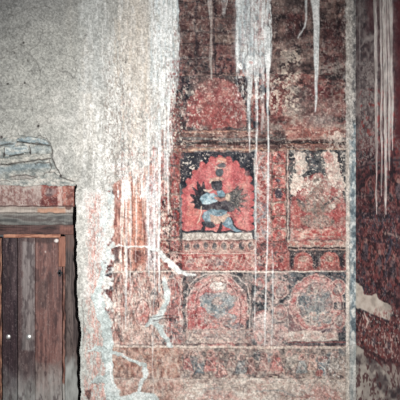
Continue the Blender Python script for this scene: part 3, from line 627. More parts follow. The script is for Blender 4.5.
M.mot(M.rect(112, 380, 182, 476, 2, 4), [(150, 104, 92), (186, 142, 126), (200, 176, 160)], 3, 6, 315, .75)
M.speck((184, 380, 346, 476), (140, 128, 124), 3, 3, 316, .62, .78, .5)
M.speck((184, 378, 346, 476), (222, 214, 204), 3, 3, 317, .6, .76, .6)

# ruled pale lines between tiers
def ruled(key, label, pts, w, c, a=.92):
    thing(key, 'ruled_line', label, 'painted line', lev=2.8)
    sl, m = M.stroke(pts, w, .5); M.put((sl, m), mottle(M.X[sl], M.Y[sl], [tuple(v * .86 for v in c), c, c], 12, 2, 320 + len(pts)), a, key)
ruled('r1', 'thin cream ruled line above the second tier of panels', [(114, 271.6), (200, 271.4), (288, 271.8), (346, 271.2)], 1.5, (226, 210, 194))
ruled('r2', 'thicker cream ruled line between the second tier and the muted frieze', [(113, 346), (180, 346.4), (262, 347.2), (346, 347.4)], 2.6, (212, 192, 176))
ruled('r3', 'faint lowest cream ruled line under the muted frieze', [(184, 385.5), (230, 386.5), (262, 386), (300, 380), (344, 380)], 1.4, (206, 190, 174), .75)
M.put(M.stroke([(114, 344), (183, 344.4)], 1.4, 1), (104, 84, 84), .6)

# ---- blue border along the corner
thing('cornerband', 'painted_border', 'upright pale blue painted border with a cream line along the inside corner', 'border')
part('cb_blue', 'cornerband', 'blue_stripe', lev=2.2); part('cb_line', 'cornerband', 'cream_line', lev=2.6)
M.mot(M.rect(347.5, -40, COR + 2, 476, .4), [(120, 122, 122), (150, 150, 148), (176, 174, 168), (200, 196, 188)], 4, 9, 330, 1, 'cb_blue')
M.mot(M.rect(350, 118, COR + 2, 345, .8, 3), [(78, 94, 104), (112, 130, 138), (152, 164, 168), (200, 204, 202)], 2.4, 4, 331, .88)
M.mot(M.rect(350, 340, COR + 2, 476, .8, 6), [(150, 158, 158), (186, 188, 184), (206, 204, 198)], 3, 9, 332, .8)
M.mot(M.rect(345.6, -40, 349.2, 476, .5), [(176, 164, 152), (206, 196, 184), (224, 214, 202)], 3, 12, 333, .92, 'cb_line')
M.mot(M.rect(346, -40, 353, 140, 1, 2), [(140, 132, 126), (176, 168, 160), (206, 200, 192)], 2.4, 4, 334, .7)
M.mot(M.rect(352.4, -40, COR + 2, 122, 1, 2), [(74, 72, 76), (104, 102, 102), (140, 136, 132)], 2, 4, 335, .85)
M.speck((344, -40, 357, 150), (210, 204, 196), 1.6, 3, 336, .5, .66, .7)
for x, y, rx, ry in [(354, 312, 2.2, 5), (351, 245, 1.5, 3), (352.5, 270, 1.6, 4), (353, 335, 2, 4), (351, 160, 1.4, 5)]:
    M.put(M.ell(x, y, rx, ry, 1), (222, 220, 212), .8)

# ---- pale dust over the lower mural and streaking overall
M.speck((112, 268, 346, 476), (208, 194, 184), 4, 4, 340, .35, .7, .3)
M.speck((176, -40, 346, 150), (60, 52, 54), 12, 16, 341, .45, .8, .35)
M.speck((176, 150, 346, 346), (222, 206, 194), 1.4, 1.4, 342, .76, .9, .5)

# ---- grey cement crack fillings
def fill(key, label, pts, wd, cols=((170, 182, 180), (196, 208, 206), (214, 222, 220)), s=350, h=2.0, a=.95, poly=False):
    thing(key, 'cement_filling', label, 'crack filling', lev=3.2, mat='plaster')
    shp = M.poly(pts, 1.4, 1.2) if poly else M.stroke(pts, wd, 1.5, 1.2)
    M.mot(shp, list(cols), 7, 7, s, a, key, h)
fill('cf1', 'diagonal white filled crack from the pale drips down toward the second tier', [(113, 247), (118, 244), (126, 247), (141, 246.5), (150, 248), (158, 251), (164, 257), (171, 264), (179, 272), (186, 274.5), (195, 274)], [1.5, 2.4, 1.6, 1.4, 3, 4, 5, 6, 6, 4, 2], ((206, 210, 208), (228, 230, 226), (236, 238, 234)), 351)
fill('cf2', 'upright pale grey-green cement strip between the door wall and the mural edge', [(103, 262), (101, 282), (97, 296), (101, 312), (106, 322), (108, 340), (107, 352), (109, 372), (110, 386), (116, 402), (118, 440)], [3, 4, 11, 12, 10, 10, 13, 8, 12, 16, 18], s=352)
fill('cf3', 'branching grey cement filling across the orange mural at lower left', [(110, 350), (120, 354), (128, 359), (137, 362), (144, 365), (146, 372), (141, 384), (139, 392)], [4, 3.4, 3, 3.4, 5, 5, 4, 3], s=353)
fill('cf4', 'pale grey cement filling bending through the second tier, left of the faded pink panel', [(164, 278), (168, 290), (167, 303), (160, 316), (150, 322), (146, 325)], [3, 6, 5, 7, 6, 3], s=354)
fill('cf5', 'pale grey cement tail running down to the cream line of the second tier', [(152, 322), (160, 329), (166, 338), (171, 347)], [5, 7, 5, 2.5], s=355)
fill('cf6', 'broad pale cement patch at the bottom below the orange mural', [(113, 396), (124, 396), (134, 393), (146, 391), (156, 395), (160, 402), (158, 420), (112, 420)], None, s=356, poly=True)
fill('cf7', 'short cement spur beside the door-side red brushing at lower left', [(92, 382), (99, 380), (106, 379)], [3, 7, 9], s=357)
fill('cf8', 'small cement spur below the door crack, left of the upright cement strip', [(89, 352), (95, 349), (103, 350)], [2, 3.6, 6], s=358)
M.put(M.stroke([(110, 362), (111, 376), (113, 384)], [1, 2, 1]), (240, 240, 236), .8)
for a_, b_ in [((150, 318), (174, 315)), ((152, 321), (176, 318))]:
    M.put(M.stroke([a_, ((a_[0] + b_[0]) / 2, a_[1] - 2.2), b_], .9), (72, 66, 68), .7)

# ---- lime drips
def drip(key, label, pts, wd, a=.9, s=400, cols=((196, 202, 202), (222, 226, 224), (236, 238, 236)), group=None, h=1.5, frag=.0, K=None, gaps=0):
    K = K or M
    thing(key, 'lime_drip', label, 'drip', group, lev=3.4, mat='lime')
    sl, m = K.stroke(pts, wd, 'd', 1.0)
    m = m * (1 - frag * sm(fbm(K.X[sl], K.Y[sl], 1.6, 6, s + 3, 3), .5, .66))
    if gaps: m = m * (1 - gaps * sm(fbm(K.X[sl], K.Y[sl], 2.4, 30, s + 5, 2), .48, .6))
    K.put((sl, m), mottle(K.X[sl], K.Y[sl], list(cols), 2.2, 16, s), a, key, h)
def run(key, label, x0, x1, yend, var, s, cols, a=.95, thr=.42, frag=.3):
    """a broad run of limewash: many streaks side by side, each ending at its own height"""
    thing(key, 'lime_run', label, 'drip', lev=3.2, mat='lime')
    sl = M.w(x0, -40, x1, yend + var); x, y = M.xy(sl, 'd')
    x = x + .6 * M.WX[sl]
    t = np.clip((x - x0) / (x1 - x0), 0, 1); env = np.sin(np.pi * t) ** .5
    e = yend - var + 2 * var * np.clip(.6 * vn(x, y * 0, 2.4, 9, s) + .4 * vn(x, y * 0, 6, 9, s + 1), 0, 1) * (.35 + .65 * env)
    m = sm(e + 14 * (fbm(x, y, 1.8, 8, s + 2, 3) - .5) - y, -6, 6) * sm(x, x0 - .5, x0 + 1.2) * sm(-x, -x1 - .5, -x1 + 1.2)
    st = fbm(x, y, 2.0, 46, s + 3, 3)
    hole_ = sm(fbm(x, y, 1.7, 7, s + 4, 3) + .25 * (st - .5) + .12 * sm(y, e - 70, e), .58, .72)
    m = m * (1 - frag * hole_)
    al = m * (thr + (1 - thr) * sm(st, .25, .55))
    M.put((sl, np.clip(al, 0, 1)), mottle(M.X[sl], M.Y[sl], list(cols), 2.0, 26, s + 6), a, None, 1.5)
    v = M.id[sl]; v[(m > .55)] = KEY[key]
run('d1', 'broadest white lime run, along the top left edge of the dark mural', 150, 179.5, 104, 34, 401, ((178, 190, 192), (208, 215, 214), (234, 238, 236)), .95, .6, .5)
M.speck((150, 20, 182, 130), (150, 140, 134), 1.4, 3.5, 404, .56, .7, .6)
M.speck((168, 60, 184, 140), (120, 64, 62), 1.6, 3, 405, .56, .7, .75)
M.mot(M.rect(152.5, 0, 155, 60, 1, 1.5), [(150, 140, 130), (186, 180, 172)], 2, 12, 406, .6)
run('d1a', 'warm pale lime run ending over the orange-red strip, left of the broadest white run', 124, 151, 182, 14, 445, ((196, 188, 178), (214, 208, 200), (232, 230, 226)), .6, .4, .75)
run('d1b', 'pale lime run between the broadest white run and the red niche columns', 150, 173, 164, 26, 455, ((206, 208, 206), (226, 228, 226), (238, 238, 236)), .8, .35, .85)
tails = [('d2', 159.4, 110, 292, 3.0, .95, 'long white drip just left of the red niche columns, reaching the second tier'),
         ('d3', 168, 92, 214, 2.2, .85, 'white drip running down between the two red niche columns'),
         ('d4', 148.6, 120, 276, 2.6, .92, 'white drip at the right side of the orange-red strip'),
         ('d5', 154.4, 150, 300, 1.8, .85, 'thin white drip between two thicker ones left of the niche columns'),
         ('d6', 136.4, 176, 262, 1.4, .75, 'thin cream drip in the orange part of the washed-out strip'),
         ('d7', 126.4, 186, 330, 2.0, .85, 'white drip second from the left edge of the washed-out strip'),
         ('d8', 130.6, 180, 300, 1.3, .7, 'hair-thin white drip in the middle of the washed-out strip'),
         ('d9', 121.2, 184, 262, 1.2, .6, 'leftmost thin white drip on the washed-out strip'),
         ('d10', 153.2, 296, 398, 1.2, .6, 'faint long drip crossing the cream line at the lower left mural'),
         ('d11', 164.6, 120, 196, 1.6, .75, 'short white drip above the second niche column'),
         ('d12', 142.2, 180, 240, 1.1, .5, 'faintest short drip right of the orange patch')]
for i, (k, x, a_, b_, w, al, lb) in enumerate(tails):
    n = 6; ys = np.linspace(a_, b_, n)
    drip(k, lb, [(x + .5 * math.sin(i + j * 1.3), y) for j, y in enumerate(ys)], [w * .7, w, w * 1.1, w, w * .8, w * .45], al, 410 + i, frag=.25)
drip('e1', 'narrow dirty white drip down the middle of the dark block mural', [(209, -40), (210, 0), (211.5, 30), (210.5, 55), (210.8, 79)], [5, 4.6, 2.2, 3.4, 1.6], .75, 430, cols=((160, 152, 146), (196, 188, 180), (214, 210, 204)), frag=.35)
drip('e2', 'short pale blue-white drip at the top, between the narrow drip and the wide run', [(226, -40), (225, 0), (224, 14)], [8, 6, 3], .6, 431, frag=.5)
M.mot(M.rect(236, -40, 256, 66, 2, 8), [(150, 162, 168), (182, 192, 196)], 2, 20, 431, .6)
run('e3', 'wide white lime run at the top centre of the dark mural', 235.5, 272, 78, 22, 432, ((160, 172, 176), (200, 208, 208), (232, 235, 233)), .93, .45, .5)
M.put(M.rect(252, -40, 268, 62, 1.5, 6), (226, 230, 228), .35)
drip('e4', 'long thin white drip from the wide run down to the frieze, through the pink-grey border', [(267, 30), (268, 70), (267.6, 110), (268.4, 150), (268, 210), (267.4, 260), (265.4, 300), (264.6, 346)], [7, 4.2, 2.2, 2.0, 1.6, 1.7, 1.4, 1.0], .92, 433, frag=.12)
drip('e5', 'white drip from the wide run ending at the orange moulding over the black-figure panel', [(249, 60), (249.6, 90), (248.6, 120), (249.4, 152)], [9, 4, 2.4, 1.6], .85, 434, frag=.25)
drip('e6', 'broken white drip along the right edge of the black-figure panel down the second tier', [(256.6, 60), (256.4, 100), (256.8, 150), (256, 210), (255.4, 270), (254.4, 330)], [8, 3, 2, 1.5, 1.5, 1.1], .8, 435, frag=.45)
drip('e7', 'faint white drip through the small figures of the second-tier strip', [(272.6, 250), (272.4, 300), (272, 345)], [1, 1.4, .9], .7, 436, frag=.3)
drip('e8', 'pale drip between two thicker ones below the wide white run', [(262, 60), (262.6, 100), (262, 134)], [5, 2, 1], .6, 437, frag=.4)
drip('f1', 'long white icicle-shaped drip right of the wide run, ending in a thread', [(314.5, -40), (315, 0), (316, 20), (316.4, 45), (316.4, 75), (316, 96), (315, 112)], [9, 8.5, 6.2, 5.4, 4.2, 2.4, 1], .95, 438, frag=.08)
drip('f2', 'short branching white drip left of the icicle-shaped drip', [(305, -40), (305.6, 0), (306, 20), (304.6, 27), (300.6, 33), (298, 38)], [4, 3.4, 2, 1.8, 1.4, 1], .85, 439, frag=.15)
drip('f3', 'thin ribbed edge of lime left of the wide white run', [(238.5, 0), (237.5, 40), (237.8, 72)], [2.4, 1.8, 1], .75, 440, frag=.3)
M.put(M.ell(240, 66, 3, 2.4, 1.5), (238, 236, 232), .85); M.put(M.ell(250.5, 63, 1.6, 1.4, 1), (206, 120, 112), .4)
M.speck((236, 74, 272, 100), (222, 222, 216), 2.4, 6, 441, .52, .68, .8)

# pinhead losses and soot grains all over the painting
zz = M.rect(114, 150, 346, 476, 3, 4); zt = M.rect(179, -40, 346, 152, 3, 4)
for shp, k in ((zz, 1.0), (zt, .7)):
    sl, m = shp
    for sd, c, a_ in ((811, (226, 212, 198), .24), (812, (62, 54, 58), .22), (813, (206, 132, 122), .25)):
        n = .6 * vn(M.X[sl], M.Y[sl], 1.5, 1.5, sd) + .4 * fbm(M.X[sl], M.Y[sl], 7, 7, sd + 20, 2)
        keep = np.where(np.isin(M.id[sl], [KEY[q] for q in REG if REG[q]['mat'] != 'paint' or q.startswith('P5')]), .25, 1)
        M.put((sl, m * keep * sm(n, .64, .74)), c, a_ * k)
# fine grain of the plaster and the brush: worn lines and grit at every scale
g1 = fbm(X, Y, 1.3, 1.3, 801, 2); g2 = fbm(X, Y, 3.2, 3.2, 802, 2); l1 = vn(X, Y, 4.2, 4.2, 803); l2 = vn(X, Y, 3.4, 3.4, 804)
gr = np.random.default_rng(3).random(X.shape).astype(np.float32)
gm = (1 + .24 * (g1 - .5) + .08 * (g2 - .5) + .16 * (gr - .5))[..., None]
M.col *= gm
zone = mm * np.where(np.isin(M.id, [KEY[k] for k in KEY if k.startswith('P5')]), .35, 1) * np.where(np.isin(M.id, [KEY[k] for k in REG if REG[k]['mat'] != 'paint']), 0, 1)
ln = (1 - sm(np.abs(l1 - .5), .03, .09)) * sm(fbm(X, Y, 14, 14, 805, 2), .35, .7)
M.col[:] = M.col * (1 - .3 * (zone * ln)[..., None]) + arr((206, 188, 172)) * .3 * (zone * ln)[..., None]
ld = (1 - sm(np.abs(l2 - .5), .02, .07)) * sm(fbm(X, Y, 12, 12, 806, 2), .4, .7)
M.col[:] = M.col * (1 - .25 * (zone * ld)[..., None]) + arr((70, 62, 66)) * .25 * (zone * ld)[..., None]

zc = np.clip(zone, 0, 1)[..., None] * .16
M.col[:] = M.col + (M.col - arr((140, 128, 124))) * zc
gz = M.col.mean(-1, keepdims=True)
M.col[:] = M.col * (1 - .14 * zone[..., None]) + gz * .14 * zone[..., None]      # old pigment has greyed
M.col[:] = M.col * (1 - .05 * zone[..., None])
M.col[:] = np.clip(M.col, 18, 246)
# hole for the door set
hole = (X < crackx(Y)) & (Y > 184) & ~(np.isin(M.id, [KEY['cornice']]))
M.id[hole] = KEY['hole']

# ------------------------------------------------------------------ right-hand wall
R = Canvas(0, 210, -40, 475, 1.6, win=False)
dd = np.minimum(R.PX_ * PX, D - .4)
sc = D / (D - dd)
R.X = 200 + (COR - 200) * sc; R.Y = 200 + (R.PY_ - 200) * sc
R.setup()
U, V = R.X, R.Y; W = R.PY_
u1 = fbm(U, V, 16, 30, 600, 4); u2 = fbm(U, V, 4, 7, 601, 3); u3 = fbm(U, V, 1.6, 2.2, 602, 2)
dust = np.clip((1 - sm(W, 120, 165)) * (1 - .45 * sm(U, 372, 400)) + .25 * (u1 - .5), 0, 1)
maroon = mottle(U, V, [(40, 36, 42), (62, 38, 44), (84, 46, 50), (104, 60, 60), (80, 76, 80)], 3, 4.5, 603, 4)
dusty = mottle(U, V, [(62, 56, 60), (86, 78, 80), (104, 98, 98), (128, 122, 120)], 3, 5, 604, 3)
R.col[:] = maroon * (1 - dust[..., None] * .85) + dusty * dust[..., None] * .85
R.h[:] = .8 * (u1 - .5) + .5 * (u2 - .5)
def rbox(w0, w1, u0=350, u1_=500):
    d = np.maximum(np.maximum(w0 - (W + R.WY), (W + R.WY) - w1), np.maximum(u0 - U - R.WX, U + R.WX - u1_))
    return (slice(None), slice(None)), np.clip(.5 - d / 1.2, 0, 1)
thing('Rtop', 'mural_panel', 'dusty grey-brown upper part of the mural on the right-hand wall', 'mural')
thing('Rmid', 'mural_panel', 'dark maroon figure mural on the right-hand wall, level with the square panels', 'mural')
thing('Rlow', 'mural_panel', 'dark red mural band on the right-hand wall between bare plaster areas', 'mural')
sl, m = rbox(-40, 168); R.id[m > .5] = KEY['Rtop']
sl, m = rbox(168, 282); R.id[m > .5] = KEY['Rmid']
sl, m = rbox(282, 345); R.id[m > .5] = KEY['Rlow']
A = (slice(None), slice(None))
def rline(w0, w, c, a): R.put((A, np.clip(.5 - (np.abs(W + .8 * R.WY - w0) - w / 2) / .9, 0, 1)), c, a)
rline(150, 1.4, (128, 118, 116), .55); rline(168, 2, (46, 40, 48), .7); rline(214, 4, (50, 48, 58), .8); rline(218, 1.2, (110, 92, 92), .5)
rline(282, 1.6, (60, 46, 52), .6); rline(300, 2, (44, 34, 40), .5); rline(318, 1.4, (140, 110, 104), .5)
R.speck((356, 150, 376, 216), (36, 34, 42), 4, 9, 605, .5, .7, .7)
R.speck((356, 215, 400, 300), (54, 60, 74), 2, 6, 606, .52, .68, .7)
R.speck((356, 215, 400, 300), (120, 54, 54), 2, 5, 607, .52, .68, .6)
R.speck((356, 190, 400, 300), (146, 124, 120), 1.1, 2, 608, .62, .74, .6)
R.put(R.stroke([(382, 233), (384, 250), (380, 270), (386, 288)], [1, 3, 2, 1]), (150, 92, 86), .6)
R.put(R.stroke([(384, 232), (392, 234), (401, 238)], 2.2), (150, 128, 120), .7)
R.put(R.stroke([(392, 240), (388, 262), (391, 286)], [3, 4, 2]), (58, 70, 88), .7)
R.put(R.stroke([(362, 232), (366, 256), (362, 274)], [3, 5, 3]), (60, 50, 58), .6)
R.put(R.stroke([(360, 45), (372, 37), (384, 29), (396, 20)], [2, 4, 4, 2], 2, 2), (164, 158, 154), .6)
R.speck((360, 90, 402, 150), (140, 44, 44), 3, 4, 609, .64, .76, .7)
R.speck((356, -30, 402, 150), (132, 124, 122), 1.6, 3, 610, .62, .78, .6)
R.mot(R.rect(396, -40, 460, 140, 1, 6), [(64, 26, 34), (92, 40, 46)], 4, 9, 611, .75)
R.mot(R.rect(368, -10, 376, 30, 2, 6), [(72, 40, 48), (92, 56, 60)], 4, 9, 612, .6)
R.mot(R.rect(380, 0, 394, 60, 2, 8), [(70, 40, 46), (92, 56, 60)], 4, 9, 613, .5)
for i, (cx, cy, rx, ry) in enumerate([(366, 250, 7, 17), (380, 262, 6, 18), (394, 268, 6, 20), (371, 190, 6, 14), (399, 190, 7, 16), (364, 330, 5, 11), (375, 338, 5, 12), (388, 346, 6, 13)]):
    R.mot(R.ell(cx, cy, rx, ry, 1.6, 1.6), [(66, 34, 38), (112, 52, 52), (132, 72, 68)], 2, 4, 890 + i, .7)
    R.mot(R.ell(cx, cy + 2, rx * .5, ry * .6, 1.6, 1.6), [(40, 42, 52), (74, 80, 90), (110, 92, 90)], 1.6, 3, 900 + i, .75)
    R.put(R.ell(cx, cy - ry * .55, rx * .26, ry * .16, .6), (156, 128, 118), .7)
    R.put(R.stroke([(cx - rx, cy + ry * .7), (cx - rx * .9, cy - ry * .3), (cx, cy - ry), (cx + rx * .9, cy - ry * .3), (cx + rx, cy + ry * .7)], .9, .8), (150, 122, 114), .45)
R.speck((356, 165, 402, 350), (24, 22, 28), 2.2, 4, 910, .5, .68, .7)
R.speck((358, 60, 378, 165), (150, 144, 140), 1.4, 2, 911, .45, .7, .7)
rline(236, 1.6, (44, 38, 48), .6); rline(196, 1.2, (130, 108, 104), .4)
thing('Rpatch', 'plaster_patch', 'pale bare plaster patch with ragged edge on the dark right-hand wall', 'plaster patch', lev=2.2, mat='plaster')
R.mot(R.poly([(354, 281), (359, 284), (363, 288), (365, 294), (372, 296), (376, 294), (380, 300), (386, 302), (391, 305), (392, 320), (388, 320), (378, 317), (369, 313), (360, 309), (354, 305)], 1), [(150, 142, 132), (176, 168, 156), (188, 182, 172)], 5, 5, 614, 1, 'Rpatch')
R.put(R.poly([(384, 303), (393, 306), (393, 322), (386, 319)], 1, 3), (126, 122, 116), .5)
R.put(R.stroke([(360, 309), (369, 313), (379, 317.5), (393, 322)], 2), (38, 34, 44), .8)
R.speck((358, 310, 402, 360), (126, 60, 58), 2, 4, 615, .5, .66, .6)
R.speck((358, 308, 402, 362), (190, 178, 170), 1.2, 3, 616, .62, .74, .7)
R.put(R.stroke([(365, 312), (368, 322), (366, 328)], [1, 2, 1]), (206, 192, 182), .8)
R.put(R.stroke([(358, 346), (370, 352), (384, 360), (400, 374)], [1.6, 2, 1.6, 1.4]), (46, 36, 42), .75)
thing('Rbare', 'plaster_patch', 'grey bare plaster with dark stains at the foot of the right-hand wall', 'plaster patch', lev=1.5, mat='plaster')
sl, m = rbox(343, 476)
R.mot((sl, m), [(62, 56, 60), (94, 86, 86), (134, 128, 122), (164, 158, 150)], 6, 9, 617, 1, 'Rbare')
R.mot(R.poly([(357, 362), (366, 366), (374, 378), (380, 392), (376, 410), (356, 410)], 2.4, 3), [(150, 146, 138), (180, 176, 168)], 5, 6, 618, .8)
R.mot(R.poly([(384, 362), (400, 368), (410, 384), (392, 388), (386, 376)], 2.4, 3), [(150, 144, 136), (176, 170, 160)], 5, 6, 619, .75)
R.speck((356, 346, 402, 402), (70, 40, 44), 3, 8, 620, .55, .7, .8)
rd = [('g1', 376.6, 214, 2.0, 'leftmost white drip of the group on the right-hand wall'), ('g2', 381.6, 196, 1.3, 'second, thin white drip from the left on the right-hand wall'),
      ('g3', 385.6, 214, 2.8, 'thickest white drip of the group on the right-hand wall'), ('g4', 389.4, 170, 1.6, 'fourth white drip from the left on the right-hand wall'), ('g5', 392.4, 150, 2.0, 'rightmost white drip of the group on the right-hand wall')]
for i, (k, u, yb, w, lb) in enumerate(rd):
    drip(k, lb, [(u - 1.5, -60), (u - .8, 0), (u, 60), (u + .4, 130), (u + .5, yb)], [w * 1.3, w * 1.5, w * 1.35, w * 1.2, w * .5], .92, 630 + i, ((150, 146, 142), (196, 192, 186), (216, 213, 207)), 'white drips on the right-hand wall', K=R, frag=.12)
drip('g6', 'hair-thin pale drip nearest the corner on the right-hand wall', [(359.6, -50), (360, 10), (360.4, 70), (360.4, 110)], [1, 1, .9, .5], .55, 640, ((120, 116, 114), (150, 146, 142), (160, 156, 152)), K=R)

# ------------------------------------------------------------------ materials
def mat(name, rough, bump, scale, var=.12, stretch=(1, 1, 1), spec=.08):
    m = bpy.data.materials.new(name); m.use_nodes = True
    nt = m.node_tree; N = nt.nodes; L = nt.links
    b = N['Principled BSDF']; b.inputs['Roughness'].default_value = rough
    b.inputs['Specular IOR Level'].default_value = spec
    at = N.new('ShaderNodeAttribute'); at.attribute_name = 'pigment'
    tc = N.new('ShaderNodeTexCoord'); mp = N.new('ShaderNodeMapping'); mp.inputs['Scale'].default_value = stretch
    no = N.new('ShaderNodeTexNoise'); no.inputs['Scale'].default_value = scale; no.inputs['Detail'].default_value = 4
    L.new(tc.outputs['Object'], mp.inputs['Vector']); L.new(mp.outputs['Vector'], no.inputs['Vector'])
    mr = N.new('ShaderNodeMapRange'); mr.inputs['From Min'].default_value = .25; mr.inputs['From Max'].default_value = .75
    mr.inputs['To Min'].default_value = 1 - var; mr.inputs['To Max'].default_value = 1 + var
    L.new(no.outputs['Fac'], mr.inputs['Value'])
    vm = N.new('ShaderNodeVectorMath'); vm.operation = 'SCALE'
    L.new(at.outputs['Color'], vm.inputs[0]); L.new(mr.outputs['Result'], vm.inputs['Scale'])
    L.new(vm.outputs['Vector'], b.inputs['Base Color'])
    bp = N.new('ShaderNodeBump'); bp.inputs['Strength'].default_value = bump; bp.inputs['Distance'].default_value = .004
    L.new(no.outputs['Fac'], bp.inputs['Height']); L.new(bp.outputs['Normal'], b.inputs['Normal'])
    return m
MAT = {'paint': mat('aged_mural_paint', .8, .25, 260, .12), 'plaster': mat('mud_plaster', .92, .3, 230, .08), 'lime': mat('lime_wash', .85, .3, 110, .06, (1, 1, .25)),
       'wood': mat('weathered_wood', .62, .35, 130, .16, (1, 1, .16), .3)}
def simple(name, c, rough, metal=0):
    m = bpy.data.materials.new(name); m.use_nodes = True
    nt = m.node_tree; N = nt.nodes; b = N['Principled BSDF']
    no = N.new('ShaderNodeTexNoise'); no.inputs['Scale'].default_value = 40
    cr = N.new('ShaderNodeValToRGB')
    cr.color_ramp.elements[0].color = tuple(v * .7 for v in c) + (1,); cr.color_ramp.elements[1].color = tuple(min(1, v * 1.25) for v in c) + (1,)
    nt.links.new(no.outputs['Fac'], cr.inputs['Fac']); nt.links.new(cr.outputs['Color'], b.inputs['Base Color'])
    b.inputs['Roughness'].default_value = rough; b.inputs['Metallic'].default_value = metal
    return m
MAT['nail'] = simple('worn_steel', (.85, .83, .8), .42, .85); MAT['iron'] = simple('black_iron', (.03, .03, .035), .5, .6)
MAT['floor'] = simple('packed_earth', (.16, .13, .11), .95)

def lin(c, sat=.84):
    g = (c[..., :1] * .35 + c[..., 1:2] * .45 + c[..., 2:3] * .2)
    c = g + (c - g) * sat
    c = np.clip(c / 255., 0, 1)
    return np.where(c <= .04045, c / 12.92, ((c + .055) / 1.055) ** 2.4)
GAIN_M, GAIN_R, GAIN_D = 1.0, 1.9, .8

def mesh_obj(name, verts, quads, cols, material, origin, parent=None):
    me = bpy.data.meshes.new(name)
    nv_, nf = len(verts), len(quads)
    me.vertices.add(nv_); me.loops.add(nf * 4); me.polygons.add(nf)
    me.vertices.foreach_set('co', (verts - origin).astype(np.float32).ravel())
    me.loops.foreach_set('vertex_index', quads.astype(np.int32).ravel())
    me.polygons.foreach_set('loop_start', np.arange(0, nf * 4, 4, dtype=np.int32))
    me.polygons.foreach_set('loop_total', np.full(nf, 4, np.int32))
    at = me.attributes.new('pigment', 'FLOAT_COLOR', 'POINT')
    c4 = np.ones((nv_, 4), np.float32); c4[:, :3] = cols
    at.data.foreach_set('color', c4.ravel())
    me.update(calc_edges=True); me.validate()
    me.materials.append(material)
    o = bpy.data.objects.new(name, me); C.objects.link(o)
    if parent is not None:
        o.parent = parent; o.location = np.array(origin) - np.array(parent['_w'])
    else: o.location = origin
    o['_w'] = list(map(float, origin))
    return o

def grid_mesh(P, mask, back, colr, backcol=None):
    """P (ny,nx,3) front points, mask (ny-1,nx-1) cells, back (ny,nx,3) points the rims run back to"""
    ny, nx = P.shape[:2]
    ii = np.arange(ny * nx).reshape(ny, nx)
    a, b, c, d = ii[:-1, :-1], ii[1:, :-1], ii[1:, 1:], ii[:-1, 1:]
    Q = np.stack([a[mask], b[mask], c[mask], d[mask]], 1)
    pad = np.pad(mask, 1)
    edges = []
    for (dy, dx, e0, e1) in ((-1, 0, d, a), (1, 0, b, c), (0, -1, a, b), (0, 1, c, d)):
        nb = pad[1 + dy:1 + dy + mask.shape[0], 1 + dx:1 + dx + mask.shape[1]]
        k = mask & ~nb
        edges.append(np.stack([e0[k], e1[k]], 1))
    E = np.concatenate(edges)
    used, inv = np.unique(Q, return_inverse=True); Q = inv.reshape(Q.shape)
    rim, rinv = np.unique(E, return_inverse=True); rinv = rinv.reshape(E.shape)
    n0 = len(used); pos = np.searchsorted(used, E)
    S = np.stack([pos[:, 1], pos[:, 0], n0 + rinv[:, 0], n0 + rinv[:, 1]], 1)
    verts = np.concatenate([P.reshape(-1, 3)[used], back.reshape(-1, 3)[rim]])
    fc = colr.reshape(-1, 3)
    if backcol is not None:
        k0 = len(rim); S = np.stack([n0 + k0 + rinv[:, 1], n0 + k0 + rinv[:, 0], n0 + rinv[:, 0], n0 + rinv[:, 1]], 1)
        verts = np.concatenate([verts, P.reshape(-1, 3)[rim]])
        return verts, np.concatenate([Q, S]), np.concatenate([fc[used], np.tile(np.array(backcol, np.float32), (2 * k0, 1))])
    bc = fc[rim]
    return verts, np.concatenate([Q, S]), np.concatenate([fc[used], bc])

def build(K, pos, gain, keys):
    """pos(h array in mm) -> points"""
    colr = (lin(K.col) * gain).astype(np.float32)
    cid = K.id[:-1, :-1]
    flat = pos(np.zeros_like(K.h))
    roots = {}
    order = [k for k in keys if REG[k]['parent'] is None] + [k for k in keys if REG[k]['parent'] in REG and REG[REG[k]['parent']]['parent'] is None] + \
            [k for k in keys if REG[k]['parent'] in REG and REG[REG[k]['parent']]['parent'] is not None]
    haskid = {REG[k]['parent'] for k in keys}
    objs = {}
    for k in order:
        r = REG[k]; m = cid == KEY[k]
        par = objs.get(r['parent']) if r['parent'] else None
        if not m.any():
            if k in haskid and r['parent'] is None:
                kids = [q for q in keys if q == k or REG[q]['parent'] == k]
                mk = np.isin(cid, [KEY[q] for q in kids])
                pts = flat[:-1, :-1][mk]
                org = np.array([(pts[:, 0].min() + pts[:, 0].max()) / 2, (pts[:, 1].min() + pts[:, 1].max()) / 2, pts[:, 2].min()])
                e = bpy.data.objects.new(r['name'], None); C.objects.link(e); e.location = org; e.empty_display_size = .05
                e['_w'] = list(map(float, org)); o = e
            else:
                print('EMPTY KEY', k); continue
        else:
            P = pos(K.h + r['lev'])
            v, q, c = grid_mesh(P, m, flat, colr)
            org = np.array([(v[:, 0].min() + v[:, 0].max()) / 2, (v[:, 1].min() + v[:, 1].max()) / 2, v[:, 2].min()])
            if r['parent'] and par is None: print('NO PARENT', k); continue
            o = mesh_obj(r['name'], v, q, c, MAT[r['mat']], org, par)
        if r['label']: o['label'] = r['label']
        if r['cat']: o['category'] = r['cat']
        if r['group']: o['group'] = r['group']
        objs[k] = o
    return objs

def posM(h):
    return np.stack([(M.X - 200) * PX, -h * .001, HZ + (200 - M.Y) * PX], -1)
def posR(h):
    return np.stack([(COR - 200) * PX - h * .001, -dd, HZ + (200 - R.PY_) * PX], -1)

rkeys = [k for k in REG if k[0] in 'Rg' and k != 'r']
mkeys = [k for k in REG if k not in rkeys]
build(M, posM, GAIN_M, mkeys)
build(R, posR, GAIN_R, rkeys)

